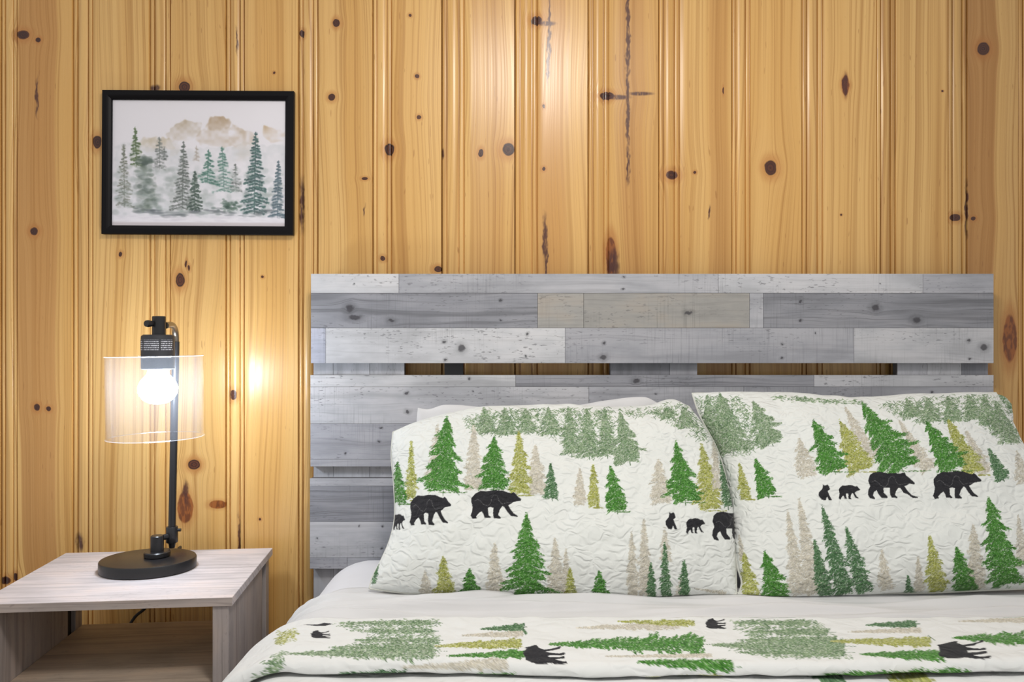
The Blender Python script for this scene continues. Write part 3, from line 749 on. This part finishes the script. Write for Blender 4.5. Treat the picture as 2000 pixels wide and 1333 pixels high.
# plain white pillow peeking out behind the left sham
plain = fabric('white_pillowcase', (.65, .645, .65), weave=.35)
B_OUT = ([(816,797),(836,800),(870,791),(960,797),(1060,800),(1140,790),(1180,783),(1258,776),(1290,790),(1320,800)],
         [(830,1090),(1000,1092),(1200,1092),(1330,1090)],
         [(830,1090),(822,960),(822,850),(814,828),(816,797)], [(1330,1090),(1336,950),(1330,850),(1320,800)])
make_pillow('pillow', 'plain white pillow peeking over the top of the left printed pillow', None, B_OUT, 1.70, ZM + .004, .155, .028, .022, 140, 100, plain, .006, 5, False, 'pillowcase_front')
B2 = ([(1480,792),(1650,796),(1800,792),(1905,776),(1940,770),(1962,775),(1976,790)],
      [(1500,1090),(1700,1092),(1850,1092),(1960,1090)],
      [(1500,1090),(1490,950),(1484,860),(1480,792)], [(1960,1090),(1985,950),(1974,850),(1979,820),(1976,790)])
cw = Canvas(1460, 750, 2000, 1100)
cw.mass([(1930,762),(1965,770),(1982,800),(1975,805),(1955,785)], 'S', 1.6)
make_pillow('pillow', 'rear pillow showing one green-flecked white corner beside the pine wall', cw, B2, 1.70, ZM + .004, .155, .028, .022, 200, 150, sham_m, .006, 6, False)

# ------------------------------------------------------------------ quilt folded back over itself
nu = 1050
su = np.concatenate([np.linspace(-.36, -.02, 60)[:-1], np.linspace(-.02, q_ + .12, 150)[:-1], np.linspace(q_ + .12, 2 * q_ + wdt + .02, 820)[:-1], np.linspace(2 * q_ + wdt + .02, 2 * q_ + wdt + .30, 30)])
YFOLD, YEDGE = 1.255, 1.088
lay = []   # (Y, offset, wave)
for Y in np.linspace(YF - .05, .9, 26): lay.append((Y, .010))
for Y in np.linspace(.9, YFOLD, 46)[1:]: lay.append((Y, .010))
for th in np.linspace(-90, 90, 9)[1:-1]: lay.append((YFOLD + .009 * math.cos(math.radians(th)), .019 + .009 * math.sin(math.radians(th))))
n_low = len(lay)
for Y in np.linspace(YFOLD, YEDGE + .006, 130): lay.append((Y, .028))
for th in np.linspace(90, 190, 12)[1:]: lay.append((YEDGE + .006 + .010 * math.cos(math.radians(th)), .018 + .010 * math.sin(math.radians(th))))
n_flap = len(lay) - n_low
P = np.zeros((len(lay), len(su), 3))
pn = vnoise(len(lay), len(su), 14, 60, 21) - .5; pn2 = vnoise(len(lay), len(su), 5, 16, 22) - .5
for j, (Y, of) in enumerate(lay):
    x, z, nx, nz = cross(su, of)
    fl = j >= n_low - 7
    amp = .0016 if fl else .0010
    d = pn[j] * amp * 2 + pn2[j] * amp * 2
    wob = (.006 * np.sin(su * 5.3 + .6) + .003 * np.sin(su * 17)) * (1 if fl else 1)
    if fl: out = np.clip(-(su - q_ * .8) / .12, 0, 1) * .012
    else: out = 0
    tt = (Y - YEDGE) / (YFOLD - YEDGE)
    P[j] = np.stack([x + nx * (d + out), np.full_like(x, Y) + (wob * (1 - np.clip(tt, 0, 1)) if fl else 0), z + nz * (d + out)], -1)
px_, py_ = project(np.where(P[..., 1:2] > .2, P, np.array((0, 1.0, CZ))))
col = cq.sample(px_, py_, (215, 217, 216))
# the lower layer carries the same print in its own layout
cgen = Canvas(0, 0, 900, 900, (215, 217, 216))
r_ = random.Random(3)
for k in range(46):
    xx, yy = r_.uniform(0, 880), r_.uniform(40, 900); kd = r_.choice('GGYBSDG'); hgt = r_.uniform(50, 150)
    cgen.tree(xx, yy - hgt, xx, yy, hgt * .3, kd)
for k in range(8):
    xx, yy = r_.uniform(0, 800), r_.uniform(0, 840); bear(cgen, BEAR, xx, yy, xx + 80, yy + 45)
SS = np.tile(su[None], (n_low, 1)); YY = P[:n_low, :, 1]
col[:n_low] = cgen.sample(((SS + .4) * 470) % 899, (YY + .4) * 470 % 899, (215, 217, 216))
quilt = link('quilt', grid_mesh('quilt', P, col), fabric('printed_quilt', attr=True, puff=.35, cell=34, puffd=.0032))
md = quilt.modifiers.new('thick', 'SOLIDIFY'); md.thickness = .004; md.offset = -1
tag(quilt, 'white quilt printed with pines and bears, folded back across the bed', 'quilt')

# ------------------------------------------------------------------ nightstand
TH = math.radians(5.2)
ZT = CZ - .4935
ux = np.array((math.cos(TH), math.sin(TH))); uy = np.array((-math.sin(TH), math.cos(TH)))
br_c = np.array((W(532.5, 1070.5, 1.83)[0], 1.83))
NW, ND = .470, .353
nc = br_c - ux * NW / 2 - uy * ND / 2
ns = tag(empty('nightstand', (nc[0], nc[1], 0), TH), 'grey-washed oak nightstand with an open shelf beside the bed', 'nightstand')
TOPC = (.56, .50, .50)
def nbox(name, x0, x1, y0, y1, z0, z1, mat, bev=.0008):
    c = ((x0 + x1) / 2, (y0 + y1) / 2, (z0 + z1) / 2)
    return link(name, box_mesh(name, x0 - c[0], x1 - c[0], y0 - c[1], y1 - c[1], z0 - c[2], z1 - c[2], bev), mat, ns, c)
def oak(seed, base, along): return grey_wood('grey_oak', seed, base, along, streak=.58, specks=.22, warm=.35, saw=0)
hw_, hd = NW / 2, ND / 2
nbox('edge_band', -hw_, hw_, -hd - .0012, -hd - .0001, ZT - .0165, ZT - .0003, oak(32, (.43, .375, .35), 'X'), .0002)  # edge of the top; the weaker front light is put into its browner colour
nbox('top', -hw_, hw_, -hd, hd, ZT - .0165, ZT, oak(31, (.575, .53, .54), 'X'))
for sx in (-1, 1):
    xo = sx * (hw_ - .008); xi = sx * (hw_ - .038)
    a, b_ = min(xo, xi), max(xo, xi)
    nbox('side_panel', a, b_, -hd + .003, hd - .072, 0, ZT - .017, oak(33 + sx, (.38, .335, .32), 'Z'))  # base colour darkened to stand for less light on the sides
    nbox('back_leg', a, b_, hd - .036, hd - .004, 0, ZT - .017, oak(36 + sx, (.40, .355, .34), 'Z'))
    nbox('dark_gap_strip', a + .009, b_ - .009, hd - .0715, hd - .0365, 0.05, ZT - .017, simple('dark_groove', (.02, .017, .016), .6))  # near-black strip filling the gap between side panel and back leg
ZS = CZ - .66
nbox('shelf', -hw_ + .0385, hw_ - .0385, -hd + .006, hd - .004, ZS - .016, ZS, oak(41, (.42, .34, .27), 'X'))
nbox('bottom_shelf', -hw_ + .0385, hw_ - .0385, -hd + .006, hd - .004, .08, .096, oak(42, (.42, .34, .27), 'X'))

# ------------------------------------------------------------------ table lamp
lampY = 1.662
lb = W(289.5, 1095, lampY); LB = np.array((lb[0], lampY, ZT))
lamp = tag(empty('table_lamp', tuple(LB), math.radians(6)), 'black table lamp with a clear glass cylinder shade, lit, on the nightstand', 'lamp')
Rz = np.array([[math.cos(math.radians(6)), math.sin(math.radians(6)), 0], [-math.sin(math.radians(6)), math.cos(math.radians(6)), 0], [0, 0, 1]])
def ll(p): return tuple(Rz @ (np.asarray(p) - LB))
dark = simple('dark_bronze_metal', (.013, .0125, .014), .30, .0, .5, .1, 900)
link('base', lathe_mesh('base', [(0, 0), (.095, 0), (.0985, .002), (.0985, .021), (.097, .0235), (.094, .0245), (0, .0245)], 72, 1, .82), dark, lamp)
pk = W(307, 1076, 1.672); pkl = ll((pk[0], 1.672, ZT + .0245))
link('pivot_disc', lathe_mesh('pivot_disc', [(0, 0), (.025, 0), (.027, .002), (.027, .010), (.025, .012), (0, .012)], 40), dark, lamp, pkl)
pvz = pkl[2] + .012
link('pivot_post', lathe_mesh('pivot_post', [(0, 0), (.0135, 0), (.0135, .032), (.012, .0335), (0, .0335)], 32), dark, lamp, (pkl[0], pkl[1], pvz))
YP = 1.70
jt = W(336, 1045, YP); jl = ll((jt[0], YP, jt[2]))
link('arm', tube_mesh('arm', [(pkl[0], pkl[1], pvz + .026), (jl[0], jl[1], pvz + .027)], .0065, 12), dark, lamp)
jz0, jz1 = ll(W(336, 1060, YP))[2], ll(W(336, 1029, YP))[2]
jo = link('joint', lathe_mesh('joint', [(0, jz0), (.0115, jz0), (.0125, jz0 + .002), (.0125, jz1 - .002), (.0115, jz1), (0, jz1)], 32), dark, lamp, (jl[0], jl[1], 0))
link('joint_tip', lathe_mesh('joint_tip', [(0, jz0 - .012), (.006, jz0 - .012), (.007, jz0 - .006), (.008, jz0), (0, jz0)], 24), dark, lamp, (jl[0], jl[1], 0))
link('set_screw', tube_mesh('set_screw', [(.010, 0, jz1 - .008), (.019, 0, jz1 - .008)], .0035, 10), dark, jo)
YSH = 1.60
sc = W(308.5, 700, YSH); scl = ll((sc[0], YSH, sc[2]))
ptop = W(343.5, 668, YP); ptl = np.array(ll(ptop)); pbl = np.array((jl[0], jl[1], jz1 - .001))
stem = np.array((scl[0] + .002, scl[1], ll(W(312, 636, YSH))[2]))
pts = [tuple(pbl), tuple(ptl)]
link('pole', tube_mesh('pole', pts, .0078, 20), dark, lamp)
hook = []
end = stem + np.array((.010, .010, 0)); 
A, D = ptl, end; B_ = ptl + np.array((0, 0, .042)); Cc = end + (ptl - end) * .55; Cc[2] = end[2] + .004
for t in np.linspace(0, 1, 22):
    hook.append(tuple((1-t)**3*A + 3*(1-t)**2*t*B_ + 3*(1-t)*t*t*Cc + t**3*D))
link('gooseneck', tube_mesh('gooseneck', hook, .0068, 16), simple('bronze_tube', (.16, .13, .10), .25, .8), lamp)
z618, z655, z722 = (ll(W(312, v, YSH))[2] for v in (618, 655, 722))
st = link('stem', lathe_mesh('stem', [(0, z655 - .002), (.0133, z655 - .002), (.0133, z618 - .001), (.012, z618), (0, z618)], 32), dark, lamp, (stem[0], stem[1], 0))
kz = ll(W(297, 633, YSH))[2]
link('switch_knob', tube_mesh('switch_knob', [(-.008, -.006, kz), (-.015, -.020, kz), (-.017, -.024, kz)], [.005, .0075, .0065], 14), dark, st)
so = link('socket', lathe_mesh('socket', [(.0, z655 + .001), (.028, z655 + .001), (.032, z655 - .002), (.0325, z655 - .006), (.0325, z722 + .002), (.030, z722), (0, z722)], 48),
          simple('socket_black', (.035, .036, .042), .5), lamp, (scl[0], scl[1], 0))
# printed rating label round the socket
lm, g, b = newmat('rating_label')
tc = g.node('ShaderNodeTexCoord').outputs['Object']; sp = g.node('ShaderNodeSeparateXYZ', {0: tc}).outputs
ln_ = g.m('SINE', g.m('MULTIPLY', sp[2], 2 * math.pi / .0042)); wn = g.noise(g.vec(g.m('MULTIPLY', sp[0], 900), g.m('MULTIPLY', g.m('FLOOR', g.m('DIVIDE', sp[2], .0042)), 7), 0), 1, 0)
g.put(b.inputs['Base Color'], g.mix(g.m('MULTIPLY', g.ss(ln_, .0, .4), g.ss(wn, .42, .5)), (.035, .036, .045), (.62, .63, .68)))
b.inputs['Roughness'].default_value = .5
zl0, zl1 = ll(W(312, 684, YSH))[2], ll(W(312, 664, YSH))[2]
for a0, a1 in ((-125, -68), (-62, -15), (-175, -132)):
    th = np.radians(np.linspace(a0, a1, 16)); zz = np.linspace(zl0, zl1, 3)
    Pq = np.stack([np.tile(.0329 * np.cos(th), (3, 1)), np.tile(.0329 * np.sin(th), (3, 1)), np.tile(zz[:, None], (1, 16))], -1)
    tag(link('label', grid_mesh('label', Pq), lm, so), 'small white rating print')
# glass shade, closed above round the socket, open below
gm = bpy.data.materials.new('clear_glass'); gm.use_nodes = True; g = G(gm.node_tree); gm.node_tree.nodes.remove(gm.node_tree.nodes['Principled BSDF'])
fc = g.node('ShaderNodeLayerWeight', {'Blend': .5}).outputs['Facing']
fr = g.m('MULTIPLY', g.m('POWER', fc, 4.0), .95)
tr = g.node('ShaderNodeBsdfTransparent', {0: (.985, .99, 1.0, 1)}).outputs[0]
gl = g.node('ShaderNodeBsdfGlossy', {0: (1, 1, 1, 1), 'Roughness': .03}).outputs[0]
hz_ = g.node('ShaderNodeBsdfTranslucent', {0: (.9, .93, 1, 1)}).outputs[0]
mx = g.node('ShaderNodeMixShader', {0: .016, 1: tr, 2: hz_}).outputs[0]
mx2 = g.node('ShaderNodeMixShader', {0: fr, 1: mx, 2: gl}).outputs[0]
g.L.new(mx2, gm.node_tree.nodes['Material Output'].inputs[0])
zs1, zs0 = ll(W(308, 695.5, YSH))[2], ll(W(308, 854, YSH))[2]
Rg = 88.0 / F * YSH
prof = [(.0335, zs1), (Rg - .004, zs1), (Rg - .001, zs1 - .001), (Rg, zs1 - .004), (Rg, zs0 + .001), (Rg - .0010, zs0), (Rg - .0022, zs0 + .001), (Rg - .0022, zs1 - .0045), (Rg - .005, zs1 - .0024), (.0335, zs1 - .0024)]
link('shade', lathe_mesh('shade', prof, 96, close=True, ang=50), gm, lamp, (scl[0], scl[1], 0), (0, math.radians(-0.8), 0))
rm = bpy.data.materials.new('glass_rim'); rm.use_nodes = True; g = G(rm.node_tree); rm.node_tree.nodes.remove(rm.node_tree.nodes['Principled BSDF'])
rs = g.node('ShaderNodeMixShader', {0: .12, 1: g.node('ShaderNodeBsdfTransparent').outputs[0], 2: g.node('ShaderNodeBsdfTranslucent', {0: (.85, .9, 1, 1)}).outputs[0]}).outputs[0]
g.L.new(g.node('ShaderNodeMixShader', {0: .12, 1: rs, 2: g.node('ShaderNodeBsdfGlossy', {'Roughness': .1}).outputs[0]}).outputs[0], rm.node_tree.nodes['Material Output'].inputs[0])
shade = [c for c in lamp.children if c.name.startswith('shade')][0]
for zr, rr_ in ((zs1 - .001, Rg + .0002), (zs0, Rg + .0002)):
    link('rim', tube_mesh('rim', [(rr_ * math.cos(a), rr_ * math.sin(a), zr) for a in np.linspace(0, 2 * math.pi, 97)], .0009, 8, False), rm, shade)
# bulb
bmat = bpy.data.materials.new('lit_bulb'); bmat.use_nodes = True; g = G(bmat.node_tree); bmat.node_tree.nodes.remove(bmat.node_tree.nodes['Principled BSDF'])
g.L.new(g.node('ShaderNodeEmission', {0: (.80, .89, 1.0, 1), 1: BULB}).outputs[0], bmat.node_tree.nodes['Material Output'].inputs[0])
zb_ = z722 + .001
link('bulb', lathe_mesh('bulb', [(0, zb_), (.018, zb_), (.022, zb_ - .012), (.033, zb_ - .024), (.0385, zb_ - .038), (.0375, zb_ - .050), (.030, zb_ - .063), (.018, zb_ - .071), (0, zb_ - .074)], 40, ang=80), bmat, lamp, (scl[0], scl[1], 0))
# power cord: over the back of the table and down behind it
c1 = W(290, 1180, 1.845); c2 = W(253, 1222, 1.845)
cpts = [(LB[0] + .01, LB[1] + .078, ZT + .006), (LB[0] + .012, LB[1] + .12, ZT + .0045), (LB[0] + .0, 1.822, ZT + .004), (LB[0] - .02, 1.838, ZT - .02), tuple(c1), tuple(c2), (c2[0] - .08, 1.85, .2), (c2[0] - .09, 1.85, .02)]
cp = np.array(cpts); dd = np.linspace(0, len(cp) - 1, 60)
cs = []
for t in dd:
    k = min(int(t), len(cp) - 2); u = t - k; p0, p1, p2, p3 = cp[max(k - 1, 0)], cp[k], cp[k + 1], cp[min(k + 2, len(cp) - 1)]
    cs.append(ll(.5 * ((2 * p1) + (-p0 + p2) * u + (2 * p0 - 5 * p1 + 4 * p2 - p3) * u * u + (-p0 + 3 * p1 - 3 * p2 + p3) * u ** 3)))
link('power_cord', tube_mesh('power_cord', cs, .0035, 8), black_m, lamp)

# ------------------------------------------------------------------ framed watercolour
class Art:
    """watercolour painted on a numpy sheet; coordinates are those of a 4.04x enlargement of the frame"""
    def __init__(s, x0, y0, x1, y1):
        s.x0, s.y0, s.w, s.h = x0, y0, x1 - x0, y1 - y0
        s.a = np.ones((s.h, s.w, 3), np.float32) * np.array((.905, .892, .915), np.float32); s.r = np.random.default_rng(2)
    def blot(s, x, y, rx, ry, col, al):
        x -= s.x0; y -= s.y0
        xa, xb, ya, yb = int(max(0, x - 2 * rx)), int(min(s.w, x + 2 * rx + 1)), int(max(0, y - 2 * ry)), int(min(s.h, y + 2 * ry + 1))
        if xb <= xa or yb <= ya: return
        X = (np.arange(xa, xb) - x) / rx; Y = (np.arange(ya, yb) - y) / ry
        f = (al * np.clip(1.25 - (X[None] ** 2 + Y[:, None] ** 2), 0, 1))[..., None]
        s.a[ya:yb, xa:xb] = s.a[ya:yb, xa:xb] * (1 - f) + np.array(col, np.float32) / 255 * f
    def wash(s, poly, col, al, seed, edge=.5):
        X, Y = np.meshgrid(np.arange(s.w) + s.x0, np.arange(s.h) + s.y0)
        p = np.array(poly, float)
        nx = (vnoise(s.h, s.w, 40, 55, seed) - .5) * 26; ny = (vnoise(s.h, s.w, 40, 55, seed + 1) - .5) * 26
        k = inside(p, X + nx, Y + ny).astype(np.float32)
        for ax in (0, 1):
            for _ in range(2): k = (np.roll(k, 3, ax) + k + np.roll(k, -3, ax)) / 3
        t = vnoise(s.h, s.w, 12, 16, seed + 2) * .6 + vnoise(s.h, s.w, 40, 50, seed + 3) * .4
        fade = np.clip(1 - (Y - p[:, 1].min()) / (np.ptp(p[:, 1])) * edge, 0, 1)
        f = (k * np.clip((t - .2) * 1.6, 0, 1) * al * fade)[..., None]
        s.a = s.a * (1 - f) + np.array(col, np.float32) / 255 * f
    def tree(s, tx, ty, bx, by, hw, cols, dens=1.0, al=.5, fade=.5):
        r = s.r; H = by - ty; lev = int(H / 26); hw *= 1.18; al = min(.8, al * 1.15)
        for y in np.linspace(0, 1, int(H / 4)):
            s.blot(tx + (bx - tx) * y + r.normal(0, 1), ty + H * y, 3.2, 5, cols[0], al * (1 - fade * y))
        for k in range(int(H / 7)):
            t = r.random() ** .6; s.blot(tx + (bx - tx) * t + r.uniform(-.75, .75) * hw * t ** .8, ty + H * t, r.uniform(12, 24), r.uniform(9, 16), cols[-1], al * .30 * (1 - fade * t))
        for l in range(lev * 2):
            t = min(1.0, (l + r.uniform(.4, 1.6)) / (lev * 2)); wl = hw * (t ** .75) * r.uniform(.45, 1.12); sd = 1 if l % 2 else -1
            y0 = ty + H * t * .97
            for k in range(int(wl / 2.6 * dens) + 4):
                u = r.uniform(0, 1); x = tx + (bx - tx) * t + sd * wl * u
                c = cols[r.integers(0, len(cols))]
                s.blot(x, y0 + u * wl * .28 + r.normal(0, 4), r.uniform(5, 13), r.uniform(3.5, 8), c, al * r.uniform(.4, 1) * (1 - fade * t))
art = Art(140, 158, 1526, 1186)
art.wash([(565,440),(600,388),(655,345),(720,322),(800,333),(860,352),(840,430),(780,480),(600,500)], (178, 160, 134), .8, 40, .6)
art.wash([(795,470),(860,400),(900,350),(915,305),(955,280),(1050,300),(1088,335),(1125,362),(1240,415),(1310,445),(1300,520),(1000,540),(850,520)], (172, 146, 112), .9, 44, .6)
art.wash([(900,350),(915,305),(955,280),(1050,300),(1088,335),(1060,390),(980,400),(920,400)], (164, 134, 96), .75, 48, .5)
art.wash([(1338,445),(1350,368),(1400,373),(1440,398),(1526,415),(1526,490),(1400,495)], (186, 156, 116), .75, 52, .6)
art.wash([(360,480),(430,455),(520,460),(600,470),(640,560),(420,580),(340,560)], (184, 168, 136), .7, 56, .5)
art.wash([(160,540),(240,500),(330,520),(600,560),(1000,540),(1526,520),(1526,1110),(160,1110)], (196, 200, 204), .55, 60, .1)
art.wash([(580,520),(620,480),(680,520),(670,600),(600,620)], (188, 182, 170), .5, 64)
art.wash([(1080,560),(1180,490),(1270,520),(1280,640),(1100,660)], (196, 188, 176), .5, 68)
GN, TE, GR, BL_ = [(70, 92, 70), (96, 116, 90), (60, 80, 64)], [(58, 98, 90), (84, 128, 116), (110, 150, 136)], [(96, 104, 100), (124, 132, 126), (80, 86, 84)], [(84, 104, 116), (110, 130, 140), (70, 88, 98)]
art.tree(1015, 535, 1035, 900, 75, TE, 1.2, .42, .35)
art.tree(515, 460, 520, 720, 55, GR, .7, .4, .4); art.tree(555, 540, 556, 640, 26, GR, .9, .4, .3); art.tree(810, 530, 812, 650, 25, [(170, 160, 150)], .8, .35, .3)
art.tree(1122, 675, 1130, 900, 48, GR, .9, .4, .3)
art.tree(232, 525, 240, 1030, 66, [(112, 116, 100), (138, 140, 126), (90, 96, 84)], .6, .5, .15)
art.tree(322, 380, 335, 700, 52, [(84, 106, 66), (66, 88, 62), (104, 122, 84)], 1.3, .55, .2)
r_ = art.r
for k in range(260):
    y = r_.uniform(620, 1060); x = 410 + (y - 820) * .05 + r_.normal(0, 38) * (.7 + (y - 620) / 700)
    art.blot(x, y, r_.uniform(14, 34), r_.uniform(10, 24), [(80, 96, 86), (112, 126, 114), (64, 80, 74), (140, 150, 142)][r_.integers(0, 4)], r_.uniform(.15, .4))
for k in range(420):
    art.blot(r_.uniform(160, 1510), r_.uniform(700, 1090), r_.uniform(18, 50), r_.uniform(12, 30), [(150, 162, 158), (176, 184, 184), (132, 146, 142), (226, 226, 232)][k % 4], r_.uniform(.10, .30))
for k in range(70):
    art.blot(r_.uniform(600, 760), r_.uniform(760, 1050), r_.uniform(14, 34), r_.uniform(10, 20), [(176, 182, 180), (150, 160, 156)][k % 2], r_.uniform(.1, .3))
art.tree(708, 495, 700, 1050, 82, GR, 1.0, .55, .3)
art.tree(908, 560, 900, 830, 74, TE, 1.5, .55, .25)
art.tree(800, 735, 800, 1060, 62, [(66, 86, 76), (52, 70, 64), (90, 108, 98)], 1.4, .6, .05)
art.tree(1283, 415, 1275, 1080, 104, [(52, 84, 82), (72, 106, 102), (100, 132, 126), (60, 80, 84)], 1.5, .62, .1)
art.tree(1465, 645, 1460, 1110, 62, BL_, 1.3, .55, .05)
for k in range(60): art.blot(1080 + r_.normal(0, 40), 1020 + r_.normal(0, 24), r_.uniform(10, 22), r_.uniform(8, 16), [(64, 92, 78), (86, 112, 98), (50, 74, 66)][k % 3], .4)
for k in range(90):
    x = r_.uniform(330, 1400); y = 1075 + 18 * math.sin(x * .012) + r_.normal(0, 12)
    art.blot(x, y, r_.uniform(24, 60), r_.uniform(5, 12), [(96, 104, 108), (124, 130, 134), (78, 86, 92)][k % 3], r_.uniform(.2, .45))
for k in range(60): art.blot(r_.uniform(160, 1500), r_.uniform(1100, 1150), r_.uniform(30, 60), r_.uniform(6, 12), (214, 210, 218), .35)
art.a[1150 - art.y0:] = art.a[1150 - art.y0:] * .5 + np.array((.80, .76, .78)) * .5
YFR = YW - .016
frc = W(384.6, 317.3, YFR)
frw, frh = 374.5 / F * YFR, 281.5 / F * YFR
fm = tag(empty('framed_picture', tuple(frc - np.array((0, 0, frh / 2)))), 'black-framed watercolour of misty pines and mountains hung on the pine wall', 'picture')
fm.rotation_euler = (0, math.radians(.35), 0)
bw = 17.5 / F * YFR
frame_m = simple('black_frame', (.0035, .003, .004), .42, 0, .16, .1, 400)
hw2 = frw / 2
def frame_bar(name, pts_o, pts_i):
    """mitred moulding bar from outer edge to inner edge: section stepped"""
    bm = bmesh.new(); rows = []
    for f, y in ((0, .014), (0, .001), (.05, 0), (.55, -.0006), (.72, .001), (.95, .004), (1, .006), (1, .014)):
        rows.append([bm.verts.new((a[0] + (b_[0] - a[0]) * f, y, a[1] + (b_[1] - a[1]) * f)) for a, b_ in zip(pts_o, pts_i)])
    for k in range(len(rows)):
        A, B2_ = rows[k], rows[(k + 1) % len(rows)]
        bm.faces.new((A[0], A[1], B2_[1], B2_[0]))
    bm.faces.new([r[0] for r in rows]); bm.faces.new([r[1] for r in rows][::-1])
    link(name, bm_mesh(name, bm), frame_m, fm)
o = [(-hw2, 0), (hw2, 0), (hw2, frh), (-hw2, frh)]; i_ = [(-hw2 + bw, bw), (hw2 - bw, bw), (hw2 - bw, frh - bw), (-hw2 + bw, frh - bw)]
for k in range(4): frame_bar('frame_bar', (o[k], o[(k + 1) % 4]), (i_[k], i_[(k + 1) % 4]))
ga, gb = 460, 342
gx = np.linspace(-hw2 + bw - .001, hw2 - bw + .001, ga); gz = np.linspace(frh - bw + .001, bw - .001, gb)
X, Z = np.meshgrid(gx, gz)
def resize(a, h, wd):
    yi = np.linspace(0, a.shape[0] - 1, h).astype(int); xi = np.linspace(0, a.shape[1] - 1, wd).astype(int)
    b_ = (a + np.roll(a, 1, 0) + np.roll(a, -1, 0)) / 3; b_ = (b_ + np.roll(b_, 1, 1) + np.roll(b_, -1, 1)) / 3
    return b_[np.ix_(yi, xi)]
ac = lin_arr(resize(art.a, gb, ga))
am, g, b = newmat('watercolour_paper'); g.put(b.inputs['Base Color'], g.node('ShaderNodeVertexColor', layer_name='print').outputs[0]); b.inputs['Roughness'].default_value = .8
link('print', grid_mesh('print', np.stack([X, np.full_like(X, .0095), Z], -1), ac), am, fm)
pm = bpy.data.materials.new('picture_glass'); pm.use_nodes = True; g = G(pm.node_tree); pm.node_tree.nodes.remove(pm.node_tree.nodes['Principled BSDF'])
fr = g.m('ADD', .03, g.m('MULTIPLY', g.m('POWER', g.node('ShaderNodeLayerWeight', {'Blend': .5}).outputs['Facing'], 5.0), .9))
g.L.new(g.node('ShaderNodeMixShader', {0: g.m('MULTIPLY', fr, .9), 1: g.node('ShaderNodeBsdfTransparent').outputs[0], 2: g.node('ShaderNodeBsdfGlossy', {'Roughness': .02}).outputs[0]}).outputs[0], pm.node_tree.nodes['Material Output'].inputs[0])
link('glass_pane', box_mesh('glass_pane', -hw2 + bw, hw2 - bw, .0066, .0082, bw, frh - bw), pm, fm)
